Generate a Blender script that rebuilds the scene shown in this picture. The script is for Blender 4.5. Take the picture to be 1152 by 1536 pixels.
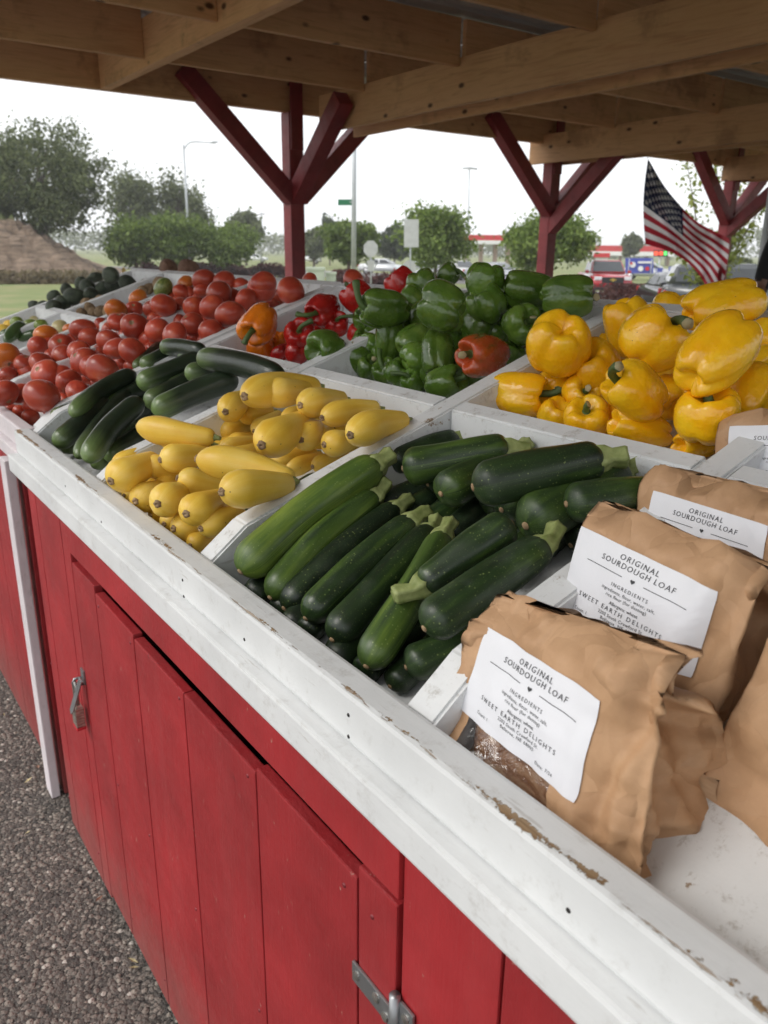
import bpy, bmesh, math, random
import numpy as np
from mathutils import Matrix, Vector, Quaternion

for _o in list(bpy.data.objects):
    bpy.data.objects.remove(_o)
SC = bpy.context.scene
COL = SC.collection
rnd = random.Random(7)

# ------------------------------------------------------------------ camera
CX, CY, CZ = 0.915, -0.335, 1.364            # a phone held in front of the stand
YAW, PITCH, ROLL = -0.9417, 0.3172, 0.0115
FPX = 1191.0                                   # focal length for a 1152 x 1536 frame
_cy, _sy, _cp, _sp = math.cos(YAW), math.sin(YAW), math.cos(PITCH), math.sin(PITCH)
_f = np.array([_sy*_cp, _cy*_cp, -_sp]); _r = np.array([_cy, -_sy, 0.0]); _u = np.cross(_r, _f)
_cr, _sr = math.cos(ROLL), math.sin(ROLL)
CR, CU, CF = _cr*_r + _sr*_u, -_sr*_r + _cr*_u, _f
CPOS = np.array([CX, CY, CZ])
cam = bpy.data.cameras.new('camera')
cam.sensor_fit = 'VERTICAL'; cam.sensor_height = 36.0; cam.lens = FPX/1536*36
cam.clip_start = 0.02; cam.clip_end = 6000
cam.dof.use_dof = True; cam.dof.focus_distance = 0.95; cam.dof.aperture_fstop = 10.0
camo = bpy.data.objects.new('camera', cam); COL.objects.link(camo)
camo.matrix_world = Matrix(((CR[0], CU[0], -CF[0], CX), (CR[1], CU[1], -CF[1], CY), (CR[2], CU[2], -CF[2], CZ), (0, 0, 0, 1)))
SC.camera = camo

# ------------------------------------------------------------------ sky, sun, exposure
SUN_EL, SUN_AZ = math.radians(48), math.radians(200)    # azimuth clockwise from +Y
W = bpy.data.worlds.new('World'); SC.world = W; W.use_nodes = True
wt = W.node_tree; wt.nodes.clear()
wo = wt.nodes.new('ShaderNodeOutputWorld'); wb = wt.nodes.new('ShaderNodeBackground')
sky = wt.nodes.new('ShaderNodeTexSky'); sky.sky_type = 'NISHITA'; sky.sun_disc = False
sky.sun_elevation = SUN_EL; sky.sun_rotation = SUN_AZ; sky.dust_density = 6; sky.air_density = 1.5
wmul = wt.nodes.new('ShaderNodeMix'); wmul.data_type = 'RGBA'; wmul.blend_type = 'MIX'
wmul.inputs[0].default_value = 0.93
wmul.inputs[7].default_value = (8.6, 8.75, 9.0, 1)      # an even, bright overcast layer over the clear sky
wt.links.new(sky.outputs[0], wmul.inputs[6]); wt.links.new(wmul.outputs[2], wb.inputs[0])
wb.inputs[1].default_value = 0.105
wt.links.new(wb.outputs[0], wo.inputs[0])
sun = bpy.data.lights.new('sun', 'SUN'); sun.energy = 1.5; sun.angle = math.radians(35); sun.color = (1, 0.97, 0.92)
suno = bpy.data.objects.new('sun', sun); COL.objects.link(suno)
_sd = Vector((math.sin(SUN_AZ)*math.cos(SUN_EL), math.cos(SUN_AZ)*math.cos(SUN_EL), math.sin(SUN_EL)))
suno.rotation_euler = _sd.to_track_quat('Z', 'Y').to_euler(); suno.location = (0, 0, 20)
SC.view_settings.view_transform = 'Standard'; SC.view_settings.look = 'None'
SC.view_settings.gamma = 1; SC.view_settings.use_curve_mapping = False
SC.view_settings.exposure = 0.65
SC.render.engine = 'CYCLES'
SC.cycles.max_bounces = 8; SC.cycles.diffuse_bounces = 4; SC.cycles.transparent_max_bounces = 12
SC.cycles.use_denoising = True

# ------------------------------------------------------------------ geometry of view (surveying helpers)
HR, TS, ZD = 0.9964, 0.3426, 1.0011     # rail height; tray slope; divider top z at y = 0
DEPTH = 0.089                           # bins are as deep as a 2x4
def ray(px, py):
    return CR*((px-576)/FPX) + CU*(-(py-768)/FPX) + CF
def tray(px, py, h):                    # point h above the sloping plane of the divider tops
    d = ray(px, py); n = np.array([0, -TS, 1.0])
    return CPOS + d*((ZD+h-n@CPOS)/(n@d))
def far(px, py, dist):                  # point at a horizontal distance
    d = ray(px, py); return CPOS + d*(dist/math.hypot(d[0], d[1]))
def on_x(px, py, x):
    d = ray(px, py); return CPOS + d*((x-CX)/d[0])
def on_y(px, py, y):
    d = ray(px, py); return CPOS + d*((y-CY)/d[1])
def scale_at(P):
    return FPX/float((np.asarray(P)-CPOS) @ CF)   # pixels per metre
def ztop(y): return ZD + TS*y

# ------------------------------------------------------------------ objects
def link(o, parent=None):
    COL.objects.link(o)
    if parent is not None:
        o.parent = parent
        o.matrix_parent_inverse = parent.matrix_basis.inverted()
    return o
def tag(o, label=None, cat=None, group=None, kind=None):
    if label: o['label'] = label
    if cat: o['category'] = cat
    if group: o['group'] = group
    if kind: o['kind'] = kind
    return o
def empty(name, loc, label, cat, group=None):
    o = bpy.data.objects.new(name, None); o.empty_display_size = 0.05
    o.matrix_basis = Matrix.Translation(Vector(loc)); COL.objects.link(o)
    return tag(o, label, cat, group)
def mesh(name, V, F, mat, parent=None, smooth=True, uv=None, loc=None, mats=None, mi=None):
    me = bpy.data.meshes.new(name)
    V = np.asarray(V, float)
    if loc is not None: V = V - np.asarray(loc, float)
    me.from_pydata(V.tolist(), [], F if isinstance(F, list) else F.tolist())
    if smooth: me.polygons.foreach_set('use_smooth', [True]*len(me.polygons))
    for m in (mats or [mat]): me.materials.append(m)
    if mi is not None: me.polygons.foreach_set('material_index', mi)
    if uv is not None:
        l = me.uv_layers.new(name='UVMap'); idx = np.empty(len(me.loops), int); me.loops.foreach_get('vertex_index', idx)
        l.data.foreach_set('uv', np.asarray(uv, float)[idx].ravel())
    me.update()
    o = bpy.data.objects.new(name, me)
    if loc is not None: o.location = loc; o.matrix_basis = Matrix.Translation(Vector(loc))
    return link(o, parent)

def bm_obj(name, bm, mat, parent=None, smooth=False):
    me = bpy.data.meshes.new(name); bm.to_mesh(me); bm.free()
    me.materials.append(mat)
    if smooth: me.polygons.foreach_set('use_smooth', [True]*len(me.polygons))
    o = bpy.data.objects.new(name, me)
    return link(o, parent)
def board_bm(P, Q, bevel=0.003, M=None, bm=None, seg=2):
    """box from corner P to corner Q (in the frame M) with eased edges"""
    bm = bm or bmesh.new()
    P, Q = np.minimum(P, Q), np.maximum(P, Q)
    r = bmesh.ops.create_cube(bm, size=1.0)
    c, s = (P+Q)/2, (Q-P)
    for v in r['verts']:
        v.co = Vector((c[0]+v.co.x*s[0], c[1]+v.co.y*s[1], c[2]+v.co.z*s[2]))
    if bevel:
        b = min(bevel, min(s)*0.45)
        es = list({e for v in r['verts'] for e in v.link_edges})
        out = bmesh.ops.bevel(bm, geom=es, offset=b, segments=seg, affect='EDGES', profile=0.6)
        vs = {v for f in out['faces'] for v in f.verts} | {v for v in r['verts'] if v.is_valid}
    else:
        vs = set(r['verts'])
    if M is not None:
        for v in bm.verts: v.co = M @ v.co
    return bm
def board(name, P, Q, mat, parent=None, bevel=0.003, M=None):
    return bm_obj(name, board_bm(P, Q, bevel, M), mat, parent)
def beam(name, A, B, w, h, mat, parent=None, up=(0, 0, 1), bevel=0.004, ext=0.0):
    """a stick of section w (sideways) x h (along up) from A to B"""
    A, B = Vector(A), Vector(B); d = (B-A); L = d.length; x = d.normalized()
    u = Vector(up); y = u.cross(x).normalized(); z = x.cross(y)
    M = Matrix(((x[0], y[0], z[0], A[0]), (x[1], y[1], z[1], A[1]), (x[2], y[2], z[2], A[2]), (0, 0, 0, 1)))
    bm = board_bm((-ext, -w/2, -h/2), (L+ext, w/2, h/2), bevel)
    me = bpy.data.meshes.new(name); bm.to_mesh(me); bm.free(); me.materials.append(mat)
    o = bpy.data.objects.new(name, me); COL.objects.link(o)
    o.matrix_basis = M
    if parent is not None:
        o.parent = parent; o.matrix_parent_inverse = parent.matrix_basis.inverted()
    return o

def frames(P):
    P = np.asarray(P, float); T = np.gradient(P, axis=0); T /= np.linalg.norm(T, axis=1)[:, None]
    a = np.array([0, 0, 1.0]) if abs(T[0][2]) < 0.9 else np.array([1.0, 0, 0])
    n = np.cross(T[0], a); n /= np.linalg.norm(n); N = [n]
    for i in range(1, len(P)):
        n = N[-1] - T[i]*(N[-1]@T[i]); n /= np.linalg.norm(n); N.append(n)
    N = np.array(N); return T, N, np.cross(T, N)
def sweep(P, R, n=16, mod=None, caps=True):
    """tube along P with radii R; mod(i/len, angle) scales the radius. returns V, F, UV"""
    P = np.asarray(P, float); T, N, B = frames(P); k = len(P)
    a = np.arange(n)*2*math.pi/n
    V = []; UV = []
    for i in range(k):
        m = np.array([mod(i/(k-1), x) for x in a]) if mod else 1.0
        rr = R[i]*m
        V.append(P[i] + np.outer(np.cos(a)*rr, N[i]) + np.outer(np.sin(a)*rr, B[i]))
        UV.append(np.stack([a/(2*math.pi), np.full(n, i/(k-1))], 1))
    V = np.concatenate(V); UV = np.concatenate(UV)
    F = [[i*n+j, i*n+(j+1) % n, (i+1)*n+(j+1) % n, (i+1)*n+j] for i in range(k-1) for j in range(n)]
    if caps:
        F.append([j for j in range(n)][::-1]); F.append([(k-1)*n+j for j in range(n)])
    return V, F, UV
def curve_pts(ctrl, n):
    """smooth curve through control points"""
    C = np.asarray(ctrl, float)
    if len(C) == 2: return C[0] + np.linspace(0, 1, n)[:, None]*(C[1]-C[0])
    C = np.vstack([2*C[0]-C[1], C, 2*C[-1]-C[-2]]); out = []
    seg = len(C)-3
    for s in np.linspace(0, seg-1e-6, n):
        i = int(s); t = s-i; p0, p1, p2, p3 = C[i:i+4]
        out.append(0.5*((2*p1)+(-p0+p2)*t+(2*p0-5*p1+4*p2-p3)*t*t+(-p0+3*p1-3*p2+p3)*t**3))
    return np.array(out)
class Bag:      # gathers shapes for one mesh
    def __init__(s): s.V = []; s.F = []; s.k = 0
    def add(s, V, F):
        V = np.asarray(V, float); s.V.append(V); s.F += [[i+s.k for i in f] for f in F]; s.k += len(V); return s
    def tube(s, P, R, n=8, mod=None):
        V, F, _ = sweep(P, R, n, mod); return s.add(V, F)
    def box(s, P, Q, M=None):
        P, Q = np.minimum(P, Q), np.maximum(P, Q)
        V = np.array([[(P, Q)[i][0], (P, Q)[j][1], (P, Q)[k][2]] for i in (0, 1) for j in (0, 1) for k in (0, 1)])
        if M is not None: V = np.array([tuple(M @ Vector(v)) for v in V])
        return s.add(V, [[0, 1, 3, 2], [4, 6, 7, 5], [0, 4, 5, 1], [2, 3, 7, 6], [0, 2, 6, 4], [1, 5, 7, 3]])
    def obj(s, name, mat, parent=None, smooth=False, loc=None):
        return mesh(name, np.concatenate(s.V), s.F, mat, parent, smooth, loc=loc)
def copy_tree(o, parent=None, M=None):
    c = o.copy(); COL.objects.link(c)
    if parent is not None:
        c.parent = parent
    for ch in o.children: copy_tree(ch, c)
    return c

# ------------------------------------------------------------------ materials
class G:
    def __init__(s, name):
        s.m = bpy.data.materials.new(name); s.m.use_nodes = True; s.t = s.m.node_tree; s.b = s.t.nodes['Principled BSDF']
        s.set(Roughness=0.5)
    def n(s, typ, ins=None, **props):
        x = s.t.nodes.new('ShaderNode'+typ)
        for k, v in props.items(): setattr(x, k, v)
        for k, v in (ins or {}).items(): s.put(x.inputs[k], v)
        return x
    def put(s, sock, v):
        if isinstance(v, bpy.types.NodeSocket): s.t.links.new(v, sock)
        elif isinstance(v, (tuple, list)) and sock.type == 'RGBA' and len(v) == 3: sock.default_value = (*v, 1)
        else: sock.default_value = v
    def set(s, **kw):
        names = {'Color': 'Base Color', 'IOR_Level': 'Specular IOR Level', 'Coat': 'Coat Weight', 'CoatR': 'Coat Roughness', 'SSS': 'Subsurface Weight', 'Trans': 'Transmission Weight', 'Emit': 'Emission Color', 'EmitS': 'Emission Strength', 'Sheen': 'Sheen Weight'}
        for k, v in kw.items(): s.put(s.b.inputs[names.get(k, k)], v)
        return s
    def co(s, kind='Object', scale=None, jitter=True):
        c = s.n('TexCoord').outputs[kind]
        if jitter:
            r = s.n('ObjectInfo').outputs['Random']
            k = s.n('VectorMath', {0: c, 1: s.n('CombineXYZ', {0: s.math('MULTIPLY', r, 17.3), 1: s.math('MULTIPLY', r, 31.7), 2: s.math('MULTIPLY', r, 11.9)}).outputs[0]}, operation='ADD')
            c = k.outputs[0]
        if scale: c = s.n('VectorMath', {0: c, 1: scale}, operation='MULTIPLY').outputs[0]
        return c
    def noise(s, vec, scale, detail=4, rough=0.55, dist=0, out=0):
        return s.n('TexNoise', {'Vector': vec, 'Scale': scale, 'Detail': detail, 'Roughness': rough, 'Distortion': dist}).outputs[out]
    def voro(s, vec, scale, out='Distance', feature='F1', rand=1):
        return s.n('TexVoronoi', {'Vector': vec, 'Scale': scale, 'Randomness': rand}, feature=feature).outputs[out]
    def math(s, op, a, b=0.0, c=None, clamp=False):
        x = s.n('Math', {0: a, 1: b}, operation=op, use_clamp=clamp)
        if c is not None: s.put(x.inputs[2], c)
        return x.outputs[0]
    def ramp(s, fac, stops, interp='LINEAR'):
        x = s.n('ValToRGB', {0: fac}); e = x.color_ramp.elements; x.color_ramp.interpolation = interp
        while len(e) < len(stops): e.new(0.5)
        for el, (p, c) in zip(e, stops):
            el.position = p; el.color = (c, c, c, 1) if isinstance(c, (int, float)) else (*c, 1)
        return x.outputs[0]
    def mix(s, fac, a, b, mode='MIX'):
        x = s.n('Mix', data_type='RGBA', blend_type=mode); s.put(x.inputs[0], fac); s.put(x.inputs[6], a); s.put(x.inputs[7], b)
        return x.outputs[2]
    def step(s, v, lo, hi):
        return s.n('MapRange', {'Value': v, 'From Min': lo, 'From Max': hi}, interpolation_type='SMOOTHSTEP').outputs[0]
    def bump(s, h, strength=0.3, dist=0.002):
        prev = s.b.inputs['Normal'].links[0].from_socket if s.b.inputs['Normal'].links else None
        x = s.n('Bump', {'Height': h, 'Strength': strength, 'Distance': dist})
        if prev: s.t.links.new(prev, x.inputs['Normal'])
        s.t.links.new(x.outputs[0], s.b.inputs['Normal']); return s
    def tint(s, col, amount=0.25):        # per-object value jitter and object colour
        oi = s.n('ObjectInfo'); v = s.n('MapRange', {'Value': oi.outputs['Random'], 'To Min': 1-amount, 'To Max': 1+amount}).outputs[0]
        hs = s.n('HueSaturation', {'Color': col, 'Value': v}).outputs[0]
        return s.mix(1.0, hs, oi.outputs['Color'], 'MULTIPLY')
def simple(name, col, rough=0.5, var=0.15, scale=8, bump=0, metallic=0, coat=0, **kw):
    g = G(name); c = g.co(jitter=False); n = g.noise(c, scale, 5)
    col = np.array(col)
    g.set(Color=g.ramp(n, [(0.3, tuple(col*(1-var))), (0.7, tuple(np.minimum(col*(1+var), 1)))]), Roughness=rough, Metallic=metallic, Coat=coat, **kw)
    if bump: g.bump(g.noise(c, scale*6, 4), 0.4, bump)
    return g.m

def m_white(chips=1.0, pink=0.0, name='white_paint', axis='x', grime=0.35):
    g = G(name); c = g.co(jitter=False)
    st = {'x': (0.12, 1, 1), 'y': (1, 0.12, 1), 'z': (1, 1, 0.12)}[axis]
    cs = g.n('VectorMath', {0: c, 1: st}, operation='MULTIPLY').outputs[0]
    grain = g.noise(cs, 90, 5, 0.65)
    base = g.ramp(g.noise(c, 9, 5), [(0.3, (0.64-0.02*pink, 0.65-0.09*pink, 0.65-0.07*pink)), (0.75, (0.75, 0.76-0.09*pink, 0.76-0.065*pink))])
    dirt = g.math('MULTIPLY', g.step(g.noise(c, 38, 8, 0.78), 0.52, 0.72), grime)
    base = g.mix(dirt, base, (0.30, 0.27, 0.23))
    crack = g.math('MULTIPLY', g.step(grain, 0.64, 0.70), 0.45)
    base = g.mix(crack, base, (0.36, 0.33, 0.29))
    if chips:
        sep = g.n('SeparateXYZ', {0: c})
        # paint flakes off along the outer arris of the board (y near 0) in separate patches
        ed = g.math('SUBTRACT', 1.0, g.math('MULTIPLY', g.math('ABSOLUTE', g.math('SUBTRACT', sep.outputs[1], 0.006)), 60.0), clamp=True)
        top = g.step(sep.outputs[2], HR-0.012, HR-0.004)
        low = g.noise(cs, 26, 3, 0.6)
        f = g.math('ADD', g.math('MULTIPLY', g.math('MULTIPLY', ed, top), 0.34), g.math('MULTIPLY', low, 0.62))
        f = g.math('ADD', f, g.math('MULTIPLY', g.noise(c, 160, 6, 0.7), 0.32))
        f = g.math('SUBTRACT', f, g.math('MULTIPLY', g.step(g.noise(c, 11, 2), 0.58, 0.40), 0.10))
        chip = g.step(f, 0.785, 0.80)
        fine = g.math('ADD', g.math('MULTIPLY', g.math('SUBTRACT', 1.0, g.math('MULTIPLY', g.math('ABSOLUTE', g.math('SUBTRACT', sep.outputs[1], 0.004)), 130.0), clamp=True), 0.22), g.math('MULTIPLY', g.noise(cs, 150, 5, 0.75), 0.8))
        chip = g.math('MAXIMUM', chip, g.math('MULTIPLY', g.math('MULTIPLY', g.step(fine, 0.645, 0.67), top), 0.75))
        base = g.mix(g.math('MULTIPLY', chip, chips), base, g.ramp(g.noise(cs, 160, 5), [(0.35, (0.20, 0.12, 0.06)), (0.7, (0.42, 0.30, 0.18))]))
        g.bump(g.math('SUBTRACT', 1.0, chip), 0.8, 0.0012)
    else:
        f = g.math('ADD', g.math('MULTIPLY', g.noise(cs, 34, 3, 0.6), 0.7), g.math('MULTIPLY', g.noise(c, 170, 6, 0.7), 0.32))
        chip = g.step(f, 0.665, 0.68)
        base = g.mix(chip, base, (0.30, 0.22, 0.15))
    g.set(Color=base, Roughness=g.ramp(grain, [(0.3, 0.38), (0.7, 0.6)]), IOR_Level=0.45)
    g.bump(grain, 0.35, 0.0012); g.bump(g.noise(c, 60, 4), 0.12, 0.003)
    return g.m
def m_red(name='red_paint', dust=0.5, col=(0.315, 0.018, 0.022)):
    g = G(name); c = g.co(jitter=False); cs = g.n('VectorMath', {0: c, 1: (1, 1, 0.05)}, operation='MULTIPLY').outputs[0]
    grain = g.noise(cs, 170, 5, 0.65); col = np.array(col)
    base = g.ramp(g.noise(c, 5, 5), [(0.25, tuple(col*0.72)), (0.75, tuple(col*1.28))])
    base = g.mix(g.math('MULTIPLY', g.step(g.noise(cs, 20, 5), 0.45, 0.8), 0.25), base, (0.30, 0.05, 0.05))
    sep = g.n('SeparateXYZ', {0: c})
    mud = g.math('MULTIPLY', g.step(g.math('ADD', sep.outputs[2], g.math('MULTIPLY', g.noise(c, 14, 6, 0.7), 0.35)), 0.50, 0.12), dust)
    base = g.mix(mud, base, (0.17, 0.105, 0.09))     # splash dirt thrown up from the gravel
    sp = g.math('MULTIPLY', g.step(g.noise(g.n('VectorMath', {0: c, 1: (1, 1, 0.55)}, operation='MULTIPLY').outputs[0], 95, 4, 0.7), 0.685, 0.71), 0.8)
    base = g.mix(sp, base, (0.42, 0.20, 0.16))
    fl = g.math('MULTIPLY', g.step(g.noise(c, 34, 6, 0.75), 0.66, 0.70), 0.5)
    base = g.mix(fl, base, (0.12, 0.02, 0.02))
    g.set(Color=g.tint(base, 0.10), Roughness=g.ramp(g.noise(c, 25, 4), [(0.3, 0.42), (0.7, 0.62)]))
    g.bump(grain, 0.8, 0.0016); g.bump(g.noise(c, 45, 3), 0.3, 0.003)
    return g.m
def m_wood(name, axis, a=(0.62, 0.33, 0.165), b=(0.78, 0.475, 0.25)):
    g = G(name); c = g.co(jitter=True)
    st = {'x': (0.06, 1, 1), 'y': (1, 0.06, 1), 'z': (1, 1, 0.06)}[axis]
    cs = g.n('VectorMath', {0: c, 1: st}, operation='MULTIPLY').outputs[0]
    gr = g.noise(cs, 26, 6, 0.6, 1.4); col = g.ramp(gr, [(0.28, a), (0.5, b), (0.72, tuple(np.array(a)*0.85))])
    col = g.mix(g.math('MULTIPLY', g.noise(c, 3, 3), 0.35), col, tuple(np.array(a)*0.6))
    kst = {'x': (0.55, 1, 1), 'y': (1, 0.55, 1), 'z': (1, 1, 0.55)}[axis]
    kv = g.voro(g.n('VectorMath', {0: c, 1: kst}, operation='MULTIPLY').outputs[0], 6.0)
    col = g.mix(g.step(kv, 0.13, 0.05), col, (0.10, 0.045, 0.02))
    stain = g.math('MULTIPLY', g.step(g.noise(c, 2.2, 6, 0.7), 0.52, 0.66), 0.5)
    col = g.mix(stain, col, tuple(np.array(a)*0.45))
    g.set(Color=g.tint(col, 0.16), Roughness=0.7); g.bump(gr, 0.3, 0.002)
    return g.m
def m_asphalt():
    g = G('coarse_asphalt'); c = g.co(jitter=False)
    d = g.noise(c, 8, 3, out=1); cw = g.n('VectorMath', {0: c, 1: g.n('VectorMath', {0: d, 1: (0.02, 0.02, 0.02)}, operation='MULTIPLY').outputs[0]}, operation='ADD').outputs[0]
    v1 = g.n('TexVoronoi', {'Vector': cw, 'Scale': 95.0}); v2 = g.n('TexVoronoi', {'Vector': cw, 'Scale': 210.0})
    r1 = g.n('SeparateColor', {0: v1.outputs['Color']}).outputs[0]; r2 = g.n('SeparateColor', {0: v2.outputs['Color']}).outputs[1]
    st1 = g.ramp(r1, [(0.0, (0.055, 0.048, 0.044)), (0.45, (0.12, 0.102, 0.09)), (0.8, (0.20, 0.168, 0.145)), (0.95, (0.27, 0.235, 0.20)), (1.0, (0.44, 0.40, 0.36))])
    st2 = g.ramp(r2, [(0.0, (0.02, 0.018, 0.017)), (0.7, (0.085, 0.075, 0.066)), (1.0, (0.2, 0.175, 0.15))])
    gap = g.step(v1.outputs['Distance'], 0.50, 0.62)
    col = g.mix(gap, st1, st2)
    col = g.mix(g.math('MULTIPLY', g.step(g.noise(c, 2.2, 5), 0.5, 0.75), 0.35), col, (0.10, 0.085, 0.07))
    g.set(Color=col, Roughness=0.85)
    h = g.math('ADD', g.math('MULTIPLY', g.math('SUBTRACT', 1.0, v1.outputs['Distance']), g.math('ADD', r1, 0.4)), g.math('MULTIPLY', g.math('SUBTRACT', 1.0, v2.outputs['Distance']), 0.35))
    g.bump(h, 0.9, 0.006)
    return g.m
def m_foliage(name, dark, light, rough=0.6):
    g = G(name); r = g.n('NewGeometry').outputs['Random Per Island']; c = g.co(jitter=True)
    k = g.math('ADD', g.math('MULTIPLY', r, 0.6), g.math('MULTIPLY', g.noise(c, 0.9, 3), 0.55))
    g.set(Color=g.ramp(k, [(0.25, dark), (0.85, light)]), Roughness=rough, IOR_Level=0.3)
    g.b.inputs['Subsurface Weight'].default_value = 0
    # thin leaves let some light through
    tr = g.n('BsdfTranslucent', {'Color': g.ramp(k, [(0.25, dark), (0.85, light)])})
    mx = g.n('MixShader', {0: 0.42, 1: g.b.outputs[0], 2: tr.outputs[0]})
    g.t.links.new(mx.outputs[0], g.t.nodes['Material Output'].inputs[0])
    return g.m
def m_veg(name, stops, scale=12, rough=0.3, amount=0.15, coat=0.0, bump=0.0, bscale=60, stretch=None, **kw):
    g = G(name); c = g.co(scale=stretch); n = g.noise(c, scale, 4)
    g.set(Color=g.tint(g.ramp(n, stops), amount), Roughness=rough, Coat=coat, CoatR=0.12, **kw)
    if bump: g.bump(g.noise(c, bscale, 3), 0.4, bump)
    return g.m

WHITE = m_white(1.0, name='white_paint_worn'); WHITE_Y = m_white(0, name='white_paint_divider', axis='y', grime=0.75)
WHITE_X = m_white(0, name='white_paint_cross', axis='x', grime=0.85); WHITE_P = m_white(0.6, 0.8, name='white_paint_pinkish', axis='z')
WHITE_FLOOR = m_white(0, name='white_paint_tray', axis='y', grime=1.0)
RED = m_red(); RED_POST = m_red('red_paint_post', 0.0, (0.22, 0.026, 0.032))
WOOD_L = m_wood('pine_lumber', 'x')
STEEL = simple('galvanised_steel', (0.32, 0.33, 0.34), 0.42, 0.2, 30, 0.0004, 0.85)
DARK = simple('dark_interior', (0.02, 0.018, 0.016), 0.9)

# ------------------------------------------------------------------ ground
def tz(x, y):
    r = math.hypot(x-CX, y-CY); t = min(max((r-9)/26, 0), 1); t = t*t*(3-2*t)
    return -0.72*t
def sheet(name, mat, pts_fn, nu, nv, dz=0.0, kind='structure'):
    V = [];
    for i in range(nu+1):
        for j in range(nv+1):
            x, y = pts_fn(i/nu, j/nv); V.append((x, y, tz(x, y)+dz))
    F = [[i*(nv+1)+j, (i+1)*(nv+1)+j, (i+1)*(nv+1)+j+1, i*(nv+1)+j+1] for i in range(nu) for j in range(nv)]
    return tag(mesh(name, V, F, mat), kind=kind)
def m_lawn():
    g = G('lawn_grass'); c = g.co(jitter=False)
    a = g.noise(c, 0.35, 5, 0.6); b = g.noise(c, 18, 5, 0.7)
    col = g.ramp(a, [(0.32, (0.13, 0.18, 0.045)), (0.5, (0.18, 0.205, 0.07)), (0.68, (0.27, 0.235, 0.11))])
    col = g.mix(g.math('MULTIPLY', b, 0.4), col, (0.055, 0.075, 0.02))
    g.set(Color=col, Roughness=0.9); g.bump(b, 0.7, 0.03); return g.m
LAWN = m_lawn()
ASPHALT = m_asphalt()
CONC = simple('pale_concrete', (0.42, 0.36, 0.30), 0.85, 0.15, 3, 0.002)
ROAD = simple('road_asphalt', (0.16, 0.15, 0.145), 0.85, 0.2, 2, 0.004)
def polar(r0, r1, a0, a1, p=1.0):
    return lambda u, v: (CX + (r0+(r1-r0)*u**p)*math.sin(math.radians(a0+(a1-a0)*v)), CY + (r0+(r1-r0)*u**p)*math.cos(math.radians(a0+(a1-a0)*v)))
sheet('ground', LAWN, polar(0.0, 3000, 0, 360, 3.0), 60, 96, -0.02)
sheet('gravel_lot', ASPHALT, polar(0.0, 14.5, 0, 360), 20, 72, 0.0)
sheet('kerb_strip', CONC, polar(14.5, 15.1, 0, 360), 1, 96, 0.006)
def strip(name, mat, pts, w, dz):
    P = curve_pts(np.array([(p[0], p[1], 0) for p in pts]), 40)
    T = np.gradient(P, axis=0); T /= np.linalg.norm(T, axis=1)[:, None]; N = np.stack([-T[:, 1], T[:, 0], T[:, 2]], 1)
    V = [];
    for p, n in zip(P, N):
        for k in (-0.5, -0.17, 0.17, 0.5):
            q = p+n*w*k; V.append((q[0], q[1], tz(q[0], q[1])+dz))
    F = [[i*4+j, (i+1)*4+j, (i+1)*4+j+1, i*4+j+1] for i in range(len(P)-1) for j in range(3)]
    return tag(mesh(name, V, F, mat), kind='structure')
def gp(px, d): 
    p = far(px, 375, d); return (p[0], p[1])
strip('path', CONC, [gp(120, 72), gp(175, 68), gp(260, 60), gp(350, 66), gp(420, 82)], 2.2, 0.012)
strip('road', ROAD, [gp(-300, 110), gp(150, 100), gp(420, 88), gp(620, 68), gp(860, 60), gp(1300, 58)], 11, 0.008)
strip('parking_lot', ROAD, [gp(640, 46), gp(900, 42), gp(1300, 40)], 14, 0.012)

# ------------------------------------------------------------------ the near stand
stand = empty('produce_stand', (0.0, 0.42, 0), 'long red plank produce stand with worn white rails and a padlocked cupboard door', 'stand', 'produce stands under the shelter')
SX0, SX1 = -0.885, 0.925
RAIL_Y = 0.033
def rail_board(name, x0, x1, yo, mat, par):
    return board(name, (x0, yo, HR-0.0507), (x1, yo+RAIL_Y, HR), mat, par, 0.005)
rail_board('rail', SX0, SX1, 0, WHITE, stand)
board('ledge_board', (SX0-0.006, -0.0176, 0.907), (SX1, 0.030, HR-0.0517), WHITE, stand, 0.004)
# red planks above and beside the door
WY = 0.008
PK = 0.016
DX0, DX1, DZ = -0.557, 0.477, 0.806
def plank(x0, x1, z0, z1, par, y=WY, mat=RED):
    return board('plank', (x0+0.0016, y, z0), (x1-0.0016, y+PK, z1), mat, par, 0.0022)
board('lintel_board', (DX0-0.0, WY-0.004, 0.824), (DX1+0.0, WY+PK, 0.9065), RED, stand, 0.002)
for a, b in ((SX0+0.02, -0.801), (-0.801, -0.611), (-0.611, DX0)):
    plank(a, b, 0.004, 0.9065, stand)
for a, b in ((DX1, 0.60), (0.60, 0.80), (0.80, SX1)):
    plank(a, b, 0.004, 0.9065, stand)
for a, b, z1 in ((SX0+0.02, DX0+0.02, 0.90), (DX0+0.02, DX1-0.02, 0.72), (DX1-0.02, SX1-0.02, 0.90)): board('backing_panel', (a, 0.031, 0.01), (b, 0.035, z1), DARK, stand, 0)
door = board('door', (DX0+0.004, 0.0245, 0.03), (DX1-0.005, 0.0295, DZ-0.10), DARK, stand, 0)
xs = [DX0+0.004, -0.414, -0.217, -0.018, 0.197, 0.409, DX1-0.004]
for i, (a, b) in enumerate(zip(xs, xs[1:])):
    s = 0.004*math.sin(i*2.1)
    # the door has dropped a little on its hinges, so the gap above it widens in the middle
    plank(a, b, 0.024, DZ+(-0.004, -0.016, -0.021, -0.020, -0.012, 0.006)[i], door, WY-0.001)
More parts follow.
